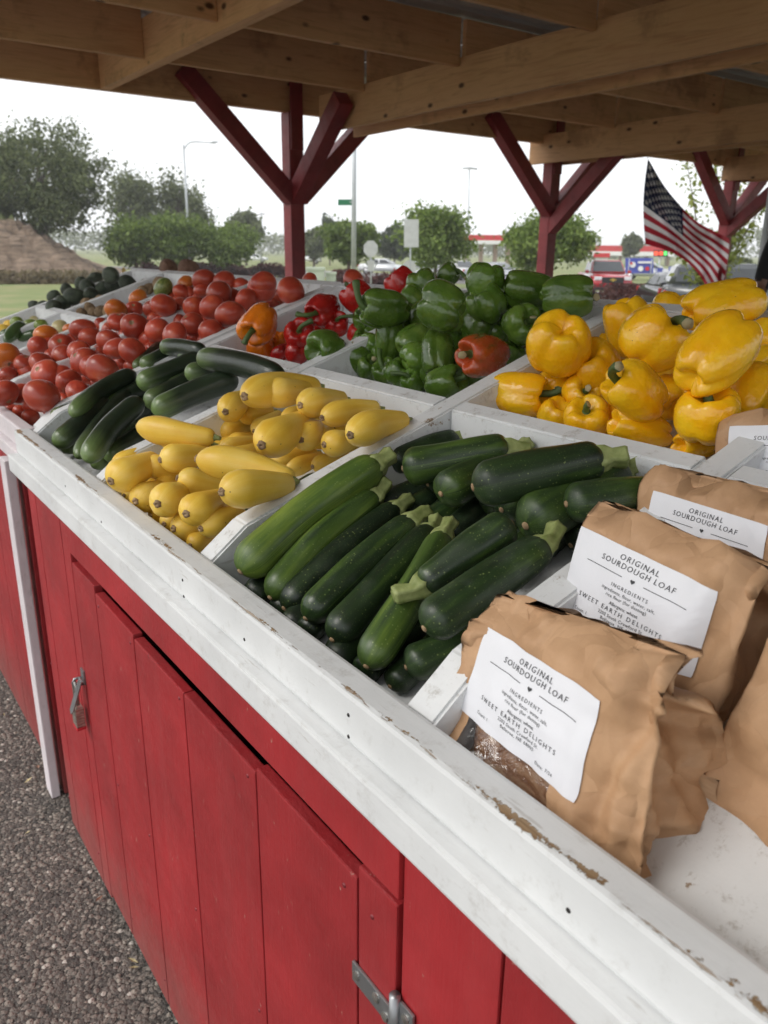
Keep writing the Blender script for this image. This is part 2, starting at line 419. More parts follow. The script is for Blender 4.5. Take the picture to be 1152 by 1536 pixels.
# hasp on the door edge
hm = Bag()
hx, hz = -0.572, 0.545
hm.box((hx-0.004, WY-0.0035, hz-0.006), (hx+0.018, WY-0.0005, hz+0.024))
hm.obj('hasp_plate', STEEL, door)
V, F, _ = sweep([(hx-0.008, WY, hz), (hx-0.008, WY-0.016, hz), (hx-0.008, WY-0.020, hz-0.008), (hx-0.008, WY-0.016, hz-0.016), (hx-0.008, WY, hz-0.016)], [0.0028]*5, 8)
mesh('hasp_staple', V, F, STEEL, door)
bm = bmesh.new(); P = [(0.000, 0.012), (0.016, 0.012), (0.020, -0.062), (0.014, -0.074), (0.004, -0.070)]
M = Matrix.Translation((hx+0.006, WY-0.012, hz)) @ Matrix.Rotation(math.radians(18), 4, 'Y') @ Matrix.Rotation(math.radians(-14), 4, 'X')
vs = [bm.verts.new(M @ Vector((x, 0, z))) for x, z in P]; f = bm.faces.new(vs)
ex = bmesh.ops.extrude_face_region(bm, geom=[f])
for v in ex['geom']:
    if isinstance(v, bmesh.types.BMVert): v.co += M.to_3x3() @ Vector((0, -0.0022, 0))
bmesh.ops.recalc_face_normals(bm, faces=bm.faces)
bm_obj('hasp_strap', bm, STEEL, door)
# strap hinge
hz2 = 0.680
bm = board_bm((0.404, WY-0.0045, hz2-0.012), (0.470, WY-0.0012, hz2+0.012), 0.001)
bm_obj('hinge_strap', bm, STEEL, door)
V, F, _ = sweep([(0.4775, WY-0.006, hz2-0.038), (0.4775, WY-0.006, hz2+0.038)], [0.0055, 0.0055], 14); mesh('hinge_knuckle', V, F, STEEL, stand)
board('hinge_plate', (0.482, WY-0.0045, hz2-0.038), (0.502, WY-0.0012, hz2+0.034), STEEL, stand, 0.001)
SCREW = simple('screw_head', (0.42, 0.41, 0.38), 0.35, 0.2, 90, 0, 0.9)
for sx, sz, par in ((0.412, hz2, door), (0.446, hz2+0.004, door), (0.461, hz2-0.006, door), (0.492, hz2+0.022, stand), (0.492, hz2-0.004, stand)):
    V, F, _ = sweep([(sx, WY-0.0040, sz), (sx, WY-0.0062, sz), (sx, WY-0.0070, sz)], [0.0052, 0.0048, 0.0022], 12); mesh('screw', V, F, SCREW, par, False)
# trays
def floor_board(x0, x1, y0, y1, par, mat=WHITE_FLOOR):
    V = []
    for x in (x0, x1):
        for y in (y0, y1):
            for dz in (-0.014, 0): V.append((x, y, ztop(y)-DEPTH+dz))
    return mesh('tray_floor', V, [[0, 1, 3, 2], [4, 6, 7, 5], [0, 4, 5, 1], [2, 3, 7, 6], [0, 2, 6, 4], [1, 5, 7, 3]], mat, par, False)
def divider(x0, x1, par, y1=0.8078, y0=0.0345, mat=WHITE_Y, bev=True):
    """2x4 on edge, its nose cut down to the height of the rail"""
    prof = [(y0, ztop(y0)-DEPTH+0.001), (y0, HR-0.006), (y0+0.052, ztop(y0+0.052)), (y1, ztop(y1)), (y1, ztop(y1)-DEPTH+0.001)]
    if not bev: prof[1:3] = [(y0, ztop(y0))]
    bm = bmesh.new()
    a = [bm.verts.new((x0, y, z)) for y, z in prof]; b = [bm.verts.new((x1, y, z)) for y, z in prof]; n = len(prof)
    bm.faces.new(a[::-1]); bm.faces.new(b)
    for i in range(n): bm.faces.new((a[i], a[(i+1) % n], b[(i+1) % n], b[i]))
    bmesh.ops.recalc_face_normals(bm, faces=bm.faces)
    bmesh.ops.bevel(bm, geom=list(bm.edges), offset=0.003, segments=2, affect='EDGES')
    return bm_obj('divider', bm, mat, par)
def cross(x0, x1, par, y0=0.4208, y1=0.4501, mat=WHITE_X):
    bm = bmesh.new(); hs = -0.0005
    for x in (x0, x1):
        for y, z in ((y0, ztop(y0)-DEPTH), (y0, ztop(y0)+hs), (y1, ztop(y1)+hs), (y1, ztop(y1)-DEPTH)): bm.verts.new((x, y, z))
    v = list(bm.verts) if bm.verts.ensure_lookup_table() is None else None
    for f in ((0, 1, 2, 3), (7, 6, 5, 4), (0, 4, 5, 1), (1, 5, 6, 2), (2, 6, 7, 3), (3, 7, 4, 0)): bm.faces.new([v[i] for i in f])
    bmesh.ops.recalc_face_normals(bm, faces=bm.faces)
    bmesh.ops.bevel(bm, geom=list(bm.edges), offset=0.0028, segments=2, affect='EDGES')
    return bm_obj('cross_board', bm, mat, par)
TH = 0.0385
DXS = [-0.88, -0.44, 0.0, 0.44, 0.8815]
for x in DXS: divider(x, x+TH, stand)
for a, b in zip(DXS, DXS[1:]):
    cross(a+TH+0.0008, b-0.0008, stand)
    floor_board(a+TH, b, 0.034, 0.808, stand)
cross(DXS[0], DXS[-1]+TH, stand, 0.8085, 0.8388)
board('back_panel', (SX0, 0.84, 0.004), (SX1, 0.87, 1.195), RED, stand, 0.002)
for x in (SX0+0.002, SX1-0.02): 
    V = [(x+dx, y, z) for dx in (0, 0.018) for y, z in ((0.034, 0.004), (0.034, 0.91), (0.839, 1.188), (0.839, 0.004))]
    mesh('end_panel', V, [[0, 1, 2, 3], [7, 6, 5, 4], [0, 4, 5, 1], [1, 5, 6, 2], [2, 6, 7, 3], [3, 7, 4, 0]], RED, stand, False)

for nx in (-0.86, -0.62, -0.40, -0.23, -0.03, 0.18, 0.39, 0.43, 0.56, 0.64, 0.78):
    for nz in ((0.77, 0.40, 0.08) if DX0 < nx < DX1 else (0.88, 0.45, 0.08)):
        V, F, _ = sweep([(nx+0.004*math.sin(nx*90+nz*50), WY+0.001, nz), (nx+0.004*math.sin(nx*90+nz*50), WY-0.0022, nz)], [0.0030, 0.0024], 8); mesh('nail', V, F, RED_POST, door if DX0 < nx < DX1 else stand)
# nails in the rail face
for nx, nz in ((-0.50, 0.965), (-0.30, 0.955), (0.03, 0.972), (0.03, 0.950), (0.20, 0.962), (0.405, 0.975), (0.405, 0.953), (0.66, 0.965)):
    V, F, _ = sweep([(nx, 0.0005, nz), (nx, -0.0006, nz)], [0.0022, 0.0018], 8); mesh('nail', V, F, DARK, stand)
# upright trim board where the two stands meet
trim = board('corner_trim', (-1.040, WY-0.018, 0.0), (-0.985, WY+0.004, 0.9065), WHITE_P, stand, 0.003)

# padlock
padm = simple('laminated_steel', (0.50, 0.46, 0.40), 0.35, 0.3, 60, 0, 0.9)
lock = empty('padlock', (hx-0.008, WY-0.018, hz-0.105), 'laminated steel padlock with red base hanging open from the door hasp', 'padlock')
lx, ly = hx-0.010, WY-0.016
for k in range(7):
    board('lock_plate', (lx-0.014, ly-0.009, hz-0.062-0.0062*k-0.0058), (lx+0.014, ly+0.009, hz-0.062-0.0062*k), padm, lock, 0.0012)
board('lock_base', (lx-0.0145, ly-0.0095, hz-0.112), (lx+0.0145, ly+0.0095, hz-0.1055), simple('red_plastic', (0.5, 0.02, 0.03), 0.4), lock, 0.002)
V, F, _ = sweep(curve_pts([(lx-0.009, ly, hz-0.062), (lx-0.009, ly, hz-0.025), (lx-0.004, ly, hz-0.008), (lx+0.004, ly, hz-0.008), (lx+0.009, ly, hz-0.025), (lx+0.009, ly, hz-0.055)], 24), [0.0034]*24, 10)
mesh('shackle', V, F, SCREW, lock)
for sx in (-0.010, 0.010):
    for k in range(3):
        V, F, _ = sweep([(lx+sx, ly-0.0090, hz-0.067-0.007*k), (lx+sx, ly-0.0105, hz-0.067-0.007*k)], [0.0024, 0.0014], 8); mesh('rivet', V, F, SCREW, lock)

# ------------------------------------------------------------------ the second stand, set end to end with the first
stand2 = empty('produce_stand', (-1.70, 0.45, 0), 'red plank produce stand set end to end beyond the padlocked one', 'stand', 'produce stands under the shelter')
TX0, TX1 = -2.52, -0.895
YO = 0.016
board('rail', (TX0, YO, HR-0.052), (TX1, YO+0.03, HR-0.004), WHITE_P, stand2, 0.004)
board('ledge_board', (TX0, YO-0.014, 0.912), (TX1, YO+0.026, HR-0.053), WHITE_P, stand2, 0.004)
x = TX1-0.09
while x > TX0+0.1:
    board('plank', (x-0.1985, WY+0.014, 0.002), (x, WY+0.030, 0.9115), RED, stand2, 0.0022); x -= 0.2015
D2 = [-2.46, -2.105, -1.72, -1.35, -0.933]
for x in D2: divider(x, x+TH, stand2, y0=0.048)
for a, b in zip(D2, D2[1:]):
    floor_board(a+TH, b, 0.047, 0.808, stand2)
    if b < -1.3: cross(a+TH+0.0008, b-0.0008, stand2)
cross(D2[0], D2[-1]+TH, stand2, 0.8085, 0.8388)
board('back_panel', (TX0, 0.845, 0.004), (TX1, 0.868, 1.195), RED, stand2, 0.002)
for x in (TX0+0.035, TX1-0.02):
    V = [(x+dx, y, z) for dx in (0, 0.018) for y, z in ((0.05, 0.004), (0.05, 0.91), (0.84, 1.188), (0.84, 0.004))]
    mesh('end_panel', V, [[0, 1, 2, 3], [7, 6, 5, 4], [0, 4, 5, 1], [1, 5, 6, 2], [2, 6, 7, 3], [3, 7, 4, 0]], RED, stand2, False)
board('shelf_board', (TX0, 0.874, 1.218), (SX1-0.9, 1.06, 1.238), WHITE_X, stand2, 0.003)
for x in (-2.4, -1.5, -0.6): board('shelf_post', (x, 0.95, 0.0), (x+0.06, 1.03, 1.2175), WHITE_X, stand2, 0.003)

# ------------------------------------------------------------------ shelter
XH = -5.685
pav = empty('pavilion', (XH, 4.0, 0), 'open timber shelter with dark red knee-braced posts and raw pine rafters under metal roofing', 'shelter')
ZB = 2.487          # underside of the end beam
Y_LO, Y_HI, X_HI = -1.05, 13.0, 3.6
# end beam, in lengths butted over the posts
for a, b in ((Y_LO, 1.815), (1.818, 6.70), (6.703, Y_HI)):
    beam('header', (XH-0.02, a, ZB+0.143), (XH-0.02, b, ZB+0.143), 0.076, 0.286, WOOD_L, pav)
POSTS = [3.437, 6.70, 10.18]
PW = 0.138
for i, y in enumerate(POSTS):
    beam('post', (XH, y, 0), (XH, y, ZB-0.001 if i == 0 else ZB-0.001), PW, PW, RED_POST, pav, up=(1, 0, 0))
    beam('post_cap', (XH+0.082, y, ZB-0.30), (XH+0.082, y, ZB+0.285), 0.12, 0.02, RED_POST, pav, up=(1, 0, 0))
    for s in (-1, 1):     # braces along the end beam
        beam('brace', (XH+0.030, y+s*0.035, 1.80), (XH+0.030, y+s*1.00, 2.70), 0.135, 0.138, RED_POST, pav, up=(0, -s, 1))
    # brace towards the stand, up to the main beam
    zx = (1.80, 1.62, 1.66)[i]
    beam('brace', (XH+0.03, y, zx), (XH+(0.80, 1.0, 1.0)[i], y+0.01, zx+(0.70, 0.86, 0.86)[i]), 0.13, 0.135, RED_POST, pav, up=(-1, 0, 1))
# main beams in pairs along the stand
ZM = 2.29
for y0, x0, z0 in ((3.555, -5.40, 2.305), (3.90, -5.40, 2.305), (6.53, -5.86, 2.285), (6.80, -5.86, 2.285), (9.96, -5.70, 2.295), (10.29, -5.70, 2.295)):
    beam('main_beam', (x0, y0, z0+0.143), (X_HI, y0, z0+0.143), 0.038, 0.286, WOOD_L, pav)
# doubled rafter
for y0 in (1.822, 1.862):
    beam('rafter', (XH+0.022, y0, ZB+0.140+0.001), (X_HI, y0, ZB+0.140+0.001), 0.038, 0.28, WOOD_L, pav)
for y0 in (-0.98,):
    beam('rafter', (XH+0.022, y0, ZB+0.140+0.001), (X_HI, y0, ZB+0.140+0.001), 0.038, 0.28, WOOD_L, pav)
# purlins across, fitted between the rafters and beams
ZP = 2.535
xs_p = [-4.74, -3.62, -2.48, -1.36, -0.24, 0.88, 2.0, 3.2]
for x in xs_p:
    for a, b in ((-0.958, 1.80), (1.884, 3.533), (3.577, 6.508), (6.552, 9.938), (9.982, Y_HI)):
        if b > 3 and x > 1.5 and False: continue
        beam('purlin', (x, a, ZP+0.142), (x, b, ZP+0.142), 0.038, 0.284, WOOD_L, pav)
# metal roofing
g = G('roof_metal'); c = g.co(jitter=False)
g.set(Color=g.ramp(g.noise(c, 3, 4), [(0.3, (0.42, 0.43, 0.45)), (0.7, (0.52, 0.53, 0.55))]), Roughness=0.55, Metallic=0.15); ROOFM = g.m
ZR = 2.832
x = XH-0.35; pw = 0.92
while x < X_HI+0.3:
    V = []; F = []; prof = []
    for k in range(4):
        q = k*pw/4; prof += [(q, 0), (q+0.02, 0.022), (q+0.05, 0.022), (q+0.07, 0)]
    prof.append((pw-0.003, 0))
    for y in (Y_LO-0.25, Y_HI+0.2):
        V += [(x+a, y, ZR+b) for a, b in prof]
    n = len(prof)
    for k in range(n-1): F.append([k, k+1, n+k+1, n+k])
    mesh('roof_panel', V, F, ROOFM, pav, False); x += pw

# ------------------------------------------------------------------ vegetables: materials
def m_zucchini():
    g = G('zucchini_skin'); c = g.co(); uv = g.n('TexCoord').outputs['UV']; oi = g.n('ObjectInfo')
    uvs = g.n('VectorMath', {0: uv, 1: (9.0, 1.6, 0)}, operation='MULTIPLY').outputs[0]
    uvo = g.n('VectorMath', {0: uvs, 1: g.n('CombineXYZ', {0: g.math('MULTIPLY', oi.outputs['Random'], 50.0), 1: g.math('MULTIPLY', oi.outputs['Random'], 31.0)}).outputs[0]}, operation='ADD').outputs[0]
    streak = g.noise(uvo, 1.0, 4, 0.6); blot = g.noise(c, 22, 4)
    k = g.math('ADD', g.math('MULTIPLY', streak, 0.80), g.math('MULTIPLY', blot, 0.16))
    # object colour red channel chooses between a dark and a pale fruit
    pale = g.n('SeparateColor', {0: oi.outputs['Color']}).outputs[0]
    k = g.math('ADD', k, g.math('MULTIPLY', g.math('SUBTRACT', pale, 0.5), 0.55))
    col = g.ramp(k, [(0.28, (0.008, 0.017, 0.007)), (0.50, (0.020, 0.042, 0.011)), (0.70, (0.065, 0.115, 0.018)), (0.95, (0.20, 0.27, 0.04))])
    spk = g.step(g.voro(c, 190), 0.22, 0.12); spk2 = g.step(g.voro(c, 330), 0.26, 0.14)
    msk = g.step(g.noise(c, 30, 3), 0.40, 0.60)
    col = g.mix(g.math('MULTIPLY', g.math('MULTIPLY', spk, msk), 0.5), col, (0.24, 0.30, 0.10))
    col = g.mix(g.math('MULTIPLY', spk2, 0.35), col, (0.10, 0.14, 0.05))
    scr = g.math('MULTIPLY', g.step(g.noise(g.n('VectorMath', {0: c, 1: (3, 0.6, 1)}, operation='MULTIPLY').outputs[0], 60, 5, 0.8, 2), 0.70, 0.73), 0.6)
    col = g.mix(scr, col, (0.22, 0.25, 0.12))
    bloom = g.math('MULTIPLY', g.step(g.noise(c, 16, 5, 0.6), 0.52, 0.78), 0.14)
    col = g.mix(bloom, col, (0.22, 0.25, 0.22))
    g.set(Color=col, Roughness=g.ramp(g.noise(c, 20, 4), [(0.35, 0.30), (0.7, 0.52)]), IOR_Level=0.5)
    g.bump(g.noise(uvo, 5, 4), 0.12, 0.001); g.bump(g.noise(c, 90, 3), 0.1, 0.0006); return g.m
def m_squash():
    g = G('yellow_squash_skin'); c = g.co(); uv = g.n('TexCoord').outputs['UV']
    uvs = g.n('VectorMath', {0: uv, 1: (14.0, 1.0, 0)}, operation='MULTIPLY').outputs[0]
    k = g.math('ADD', g.math('MULTIPLY', g.noise(uvs, 1.0, 4), 0.4), g.math('MULTIPLY', g.noise(c, 14, 4), 0.6))
    col = g.ramp(k, [(0.3, (0.70, 0.40, 0.025)), (0.5, (0.80, 0.53, 0.075)), (0.72, (0.84, 0.63, 0.19))])
    col = g.tint(col, 0.07)
    sc = g.math('MULTIPLY', g.step(g.noise(c, 48, 6, 0.75), 0.62, 0.74), 0.5)
    col = g.mix(sc, col, (0.42, 0.24, 0.07))
    dot = g.math('MULTIPLY', g.step(g.voro(c, 55), 0.075, 0.03), 0.85)
    col = g.mix(dot, col, (0.12, 0.06, 0.02))
    g.set(Color=col, Roughness=0.42, IOR_Level=0.45, SSS=0.06); g.b.inputs['Subsurface Radius'].default_value = (0.02, 0.01, 0.003)
    g.b.inputs['Subsurface Scale'].default_value = 0.3
    g.bump(g.noise(uvs, 3, 3), 0.15, 0.0015); return g.m
def m_cucumber():
    g = G('cucumber_skin'); c = g.co(); uv = g.n('TexCoord').outputs['UV']
    v = g.n('SeparateXYZ', {0: uv}).outputs[1]
    uvs = g.n('VectorMath', {0: uv, 1: (12.0, 0.9, 0)}, operation='MULTIPLY').outputs[0]
    col = g.ramp(g.math('ADD', g.math('MULTIPLY', g.noise(uvs, 1.0, 4), 0.6), g.math('MULTIPLY', g.noise(c, 20, 4), 0.4)), [(0.3, (0.010, 0.017, 0.010)), (0.6, (0.020, 0.033, 0.016)), (0.8, (0.042, 0.060, 0.026))])
    tip = g.math('MULTIPLY', g.step(g.math('ADD', v, g.math('MULTIPLY', g.noise(g.n('VectorMath', {0: uv, 1: (16, 0.6, 0)}, operation='MULTIPLY').outputs[0], 1.2, 3), 0.25)), 0.50, 0.14), 0.85)
    col = g.mix(tip, col, (0.17, 0.25, 0.08))
    g.set(Color=g.tint(col, 0.2), Roughness=0.30, IOR_Level=0.6); g.bump(g.noise(c, 55, 3), 0.5, 0.0022); g.bump(g.noise(uvs, 4, 3), 0.25, 0.0015); return g.m
def m_pepper(name, stops, amount=0.08, rough=0.2):
    g = G(name); c = g.co(); k = g.noise(c, 1.1, 4)
    col = g.tint(g.ramp(k, stops), amount)
    dot = g.math('MULTIPLY', g.step(g.voro(c, 1.6), 0.03, 0.018), 0.8)
    col = g.mix(dot, col, (0.10, 0.05, 0.02))
    g.set(Color=col, Roughness=g.ramp(g.noise(c, 2.5, 3), [(0.3, rough), (0.7, rough+0.10)]), Coat=0.22, CoatR=0.08, IOR_Level=0.5)
    g.bump(g.noise(c, 2.6, 2), 0.10, 0.05); return g.m
ZUC, SQU, CUC = m_zucchini(), m_squash(), m_cucumber()
YEL = m_pepper('yellow_pepper_skin', [(0.3, (0.93, 0.43, 0.004)), (0.5, (0.96, 0.52, 0.008)), (0.7, (0.97, 0.60, 0.02))])
GRN = m_pepper('green_pepper_skin', [(0.3, (0.048, 0.105, 0.011)), (0.55, (0.090, 0.165, 0.022)), (0.75, (0.15, 0.225, 0.035))], 0.25)
REDP = m_pepper('red_pepper_skin', [(0.3, (0.33, 0.010, 0.010)), (0.7, (0.50, 0.020, 0.014))], 0.15)
ORA = m_pepper('orange_pepper_skin', [(0.3, (0.62, 0.13, 0.004)), (0.7, (0.72, 0.20, 0.008))])
TURN = m_pepper('turning_pepper_skin', [(0.40, (0.10, 0.09, 0.015)), (0.47, (0.34, 0.07, 0.012)), (0.62, (0.44, 0.06, 0.014))], 0.02)
STEM = m_veg('pepper_stem', [(0.3, (0.045, 0.085, 0.018)), (0.7, (0.10, 0.16, 0.045))], 40, 0.5, 0.15, bump=0.001, bscale=150)
STEM_CUT = m_veg('cut_stem', [(0.3, (0.35, 0.30, 0.16)), (0.7, (0.50, 0.43, 0.25))], 90, 0.7)
ZSTEM = m_veg('zucchini_stem', [(0.3, (0.16, 0.20, 0.05)), (0.7, (0.36, 0.40, 0.16))], 60, 0.6, 0.1, bump=0.001, bscale=120)
SCAR = m_veg('blossom_scar', [(0.3, (0.17, 0.095, 0.045)), (0.7, (0.42, 0.30, 0.17))], 200, 0.8, 0.25, bump=0.001, bscale=200)
TOM = m_veg('tomato_skin', [(0.3, (0.36, 0.038, 0.020)), (0.55, (0.45, 0.062, 0.030)), (0.8, (0.54, 0.115, 0.045))], 1.2, 0.33, 0.20, 0.10, IOR_Level=0.5)
TOM_O = m_veg('orange_tomato_skin', [(0.3, (0.52, 0.11, 0.015)), (0.7, (0.60, 0.19, 0.03))], 1.2, 0.28, 0.1, 0.15)
TOM_G = m_veg('green_tomato_skin', [(0.38, (0.10, 0.14, 0.03)), (0.5, (0.22, 0.25, 0.07)), (0.62, (0.12, 0.16, 0.04))], 1.8, 0.3, 0.1, 0.15)
TOM_Y = m_veg('pale_tomato_skin', [(0.3, (0.42, 0.36, 0.15)), (0.7, (0.52, 0.44, 0.22))], 1.2, 0.35, 0.1)
AVO = m_veg('avocado_skin', [(0.3, (0.030, 0.042, 0.028)), (0.7, (0.085, 0.108, 0.068))], 1.5, 0.45, 0.25, bump=0.06, bscale=9)
POT = m_veg('potato_skin', [(0.3, (0.20, 0.125, 0.065)), (0.7, (0.36, 0.25, 0.14))], 2, 0.75, 0.2, bump=0.05, bscale=6)
SWEET = m_veg('sweet_potato_skin', [(0.3, (0.15, 0.075, 0.05)), (0.7, (0.26, 0.15, 0.10))], 2, 0.8, 0.2, bump=0.08, bscale=5)
JAL = m_veg('chili_skin', [(0.3, (0.028, 0.06, 0.018)), (0.7, (0.07, 0.115, 0.035))], 16, 0.3, 0.2, 0.1)
TOMATIL = m_veg('tomatillo_skin', [(0.3, (0.13, 0.19, 0.03)), (0.7, (0.24, 0.30, 0.07))], 16, 0.3, 0.15, 0.1)

# ------------------------------------------------------------------ vegetables: shapes
def along(A, M_, B, s):
    Q = curve_pts([A, M_, B], 200); t = np.linspace(0, 1, 200); return np.stack([np.interp(s, t, Q[:, k]) for k in range(3)], 1)
def nth(v, names): return names[min(int(max(v, 0)*len(names)), len(names)-1)]
def where(C, layer, top=1.9, low=0.75):
    """words for the place of one piece in its heap, named by the boards round it"""
    x, y = C[0], C[1]
    a = 'on top' if layer >= top else ('half buried' if layer <= low else 'midway up the heap')
    y0, y1 = (0.04, 0.42) if y < 0.43 and x > -0.93 else ((0.45, 0.84) if x > -0.93 else (0.04, 0.84))
    b = nth((y-y0)/(y1-y0), ('at the front rail', 'just behind the front rail', 'at mid slope', 'towards the cross board', 'against the cross board') if y1 < 0.5 else (('at the cross board', 'above the cross board', 'towards the back board', 'at the back board') if y0 > 0.4 else ('at the front rail', 'low on the slope', 'a third up the slope', 'at mid slope', 'high on the slope', 'below the back board', 'at the back board')))
    return a, b
def lvl(r, layer): return -DEPTH + r*(1+1.55*layer)
def long_veg(kind, row, mat, label, cat, group):
    x0, y0, x1, y1, hw, l0, l1, bend = row[:8]
    if kind == 'yellow_squash' and l0 > 0.05: l0, l1 = l0+0.45, l1-0.40      # blossom ends are turned up and out
    pale = row[8] if len(row) > 8 else 0.5
    # radius from the apparent half width, refined once for the height
    r = 0.024
    for _ in range(3):
        pm = tray((x0+x1)/2, (y0+y1)/2, lvl(r, (l0+l1)/2)); r = hw*{'zucchini': 1.24, 'yellow_squash': 1.03, 'cucumber': 0.96}[kind]/scale_at(pm)
    A = tray(x0, y0, lvl(r, l0)); B = tray(x1, y1, lvl(r, l1))
    ln = math.hypot(x1-x0, y1-y0) or 1
    Mx, My = (x0+x1)/2 - (y1-y0)/ln*bend, (y0+y1)/2 + (x1-x0)/ln*bend
    Mid = tray(Mx, My, lvl(r, (l0+l1)/2)+r*0.1)
    ax = (B-A)/np.linalg.norm(B-A)
    # the traced points are the visible tips: fruit shorter than its girth allows is lengthened under its neighbours
    minL = {'zucchini': 5.2, 'yellow_squash': 3.5, 'cucumber': 6.5}[kind]*r
    if np.linalg.norm(B-A) < minL:
        k = minL-np.linalg.norm(B-A); d = ax.copy(); d[2] -= 0.15; B = B + d*k; Mid = (A+B)/2
    n = 26; nn = 20; rr_ = random.Random(hash((x0, y0)) & 0xffff)
    P = curve_pts([A, Mid, B], n); s = np.linspace(0, 1, n)
    if kind == 'zucchini':
        s = np.concatenate([[0, 0.006, 0.02, 0.045, 0.08], np.linspace(0.12, 0.93, n-9), [0.96, 0.98, 0.992, 1.0]]); P = along(A, Mid, B, s)
        cap = np.sqrt(np.clip(1-(1-np.clip(s/0.15, 0, 1))**2.2, 0, 1)); tail = np.sqrt(np.clip(1-(1-np.clip((1-s)/0.10, 0, 1))**2, 0, 1))
        prof = cap*(0.45+0.55*tail)*(1.0-0.17*s+0.04*np.sin(s*7+rr_.random()*6))
        mod = lambda t, a, ph=rr_.random()*6: 1+0.034*math.cos(5*a+ph)*(0.35+t)+0.03*math.cos(2*a+ph*2+2*t)+0.012*math.sin(9*t+3*a+ph)
    elif kind == 'yellow_squash':
        s = np.concatenate([[0, 0.006, 0.02, 0.05, 0.09], np.linspace(0.14, 0.92, n-9), [0.95, 0.975, 0.99, 1.0]]); P = along(A, Mid, B, s)
        cap = np.sqrt(np.clip(1-(1-np.clip(s/0.30, 0, 1))**2.0, 0, 1)); tail = np.sqrt(np.clip(1-(1-np.clip((1-s)/0.08, 0, 1))**2, 0, 1))
        prof = cap*(0.35+0.65*tail)*(1.03-(0.40+0.12*rr_.random())*np.clip((s-0.32)/0.68, 0, 1)**1.15)
        mod = lambda t, a, ph=rr_.random()*6: 1+0.012*math.cos(8*a+ph)+0.03*math.cos(2*a+ph)+0.02*math.cos(3*a+5*t)
    else:
        s = np.concatenate([[0, 0.005, 0.02, 0.05, 0.09, 0.14], np.linspace(0.2, 0.80, n-12), [0.86, 0.91, 0.95, 0.98, 0.995, 1.0]]); P = along(A, Mid, B, s)
        e = lambda q: np.sqrt(np.clip(1-(1-np.clip(q/0.16, 0, 1))**2, 0, 1))
        prof = e(s)*e(1-s)*(1.0-0.05*s)
        mod = lambda t, a, ph=rr_.random()*6: 1+0.02*math.cos(3*a+ph)+0.02*math.sin(4*a+9*t+ph)+0.02*math.cos(2*a+4*t)
    prof = np.maximum(prof, 0.02)
    V, F, UV = sweep(P, r*prof, nn, mod)
    C = P.mean(0)
    o = mesh(kind, V, F, mat, None, True, UV, C)
    if label is None:
        a, b = where(C, max(l0, l1)); dv = {'zucchini': ('next to the squash divider', 'in the middle of the bin', 'next to the bread divider'), 'yellow_squash': ('next to the cucumber divider', 'in the middle of the bin', 'next to the zucchini divider'), 'cucumber': ('next to the tomato divider', 'in the middle of the bin', 'next to the squash divider')}[kind]
        xb = {'zucchini': 0.04, 'yellow_squash': -0.40, 'cucumber': -0.84}[kind]
        look = {'zucchini': ('pale green zucchini' if pale > 0.57 else 'dark zucchini' if pale < 0.4 else 'green zucchini'), 'yellow_squash': ('plump yellow squash' if r > 0.024 else 'slim yellow squash'), 'cucumber': 'dark cucumber'}[kind]
        label = f'{look} {a} {b}, {nth((C[0]-xb)/0.4, dv)}'.replace('midway up the heap', 'mid-heap').replace('in the middle of the bin', 'mid-bin')
    o.color = (pale, pale, pale, 1) if kind == 'zucchini' else (1, 1, 1, 1)
    tag(o, label, cat, group)
    T, N, Bn = frames(P)
    if kind == 'zucchini':
        k = rr_.uniform(0.8, 1.15); d = T[-1]; sd = N[-1]*rr_.uniform(-0.3, 0.3)+Bn[-1]*rr_.uniform(-0.3, 0.3)
        q = [P[-1]-d*0.006, P[-1]+d*0.004, P[-1]+(d+sd*0.3)*0.012*k, P[-1]+(d+sd)*0.024*k, P[-1]+(d+sd)*0.027*k]
        V, F, UV = sweep(q, [r*0.60, r*0.54, r*0.36, r*0.42, r*0.37], 20, lambda t, a: 1+0.16*math.cos(5*a)+0.04*math.cos(10*a))
        mesh('stem', V, F, ZSTEM, o, True, UV, C)
        V, F, _ = sweep([P[0]+T[0]*0.0015, P[0]-T[0]*0.0008, P[0]-T[0]*0.0016], [r*0.17, r*0.15, r*0.05], 10); mesh('blossom_scar', V, F, SCAR, o, True, loc=C)
    elif kind == 'yellow_squash':
        V, F, _ = sweep([P[0]+T[0]*0.004, P[0]-T[0]*0.0005, P[0]-T[0]*0.0022, P[0]-T[0]*0.0010], [r*0.26, r*0.24, r*0.17, r*0.05], 12, lambda t, a: 1+0.12*math.cos(7*a)); mesh('blossom_scar', V, F, SCAR, o, True, loc=C)
        d = T[-1]; V, F, _ = sweep([P[-1]-d*0.004, P[-1]+d*0.004, P[-1]+d*0.010+N[-1]*0.003], [r*0.34, r*0.20, r*0.15], 12, lambda t, a: 1+0.12*math.cos(5*a)); mesh('stem', V, F, ZSTEM, o, True, loc=C)
    return o

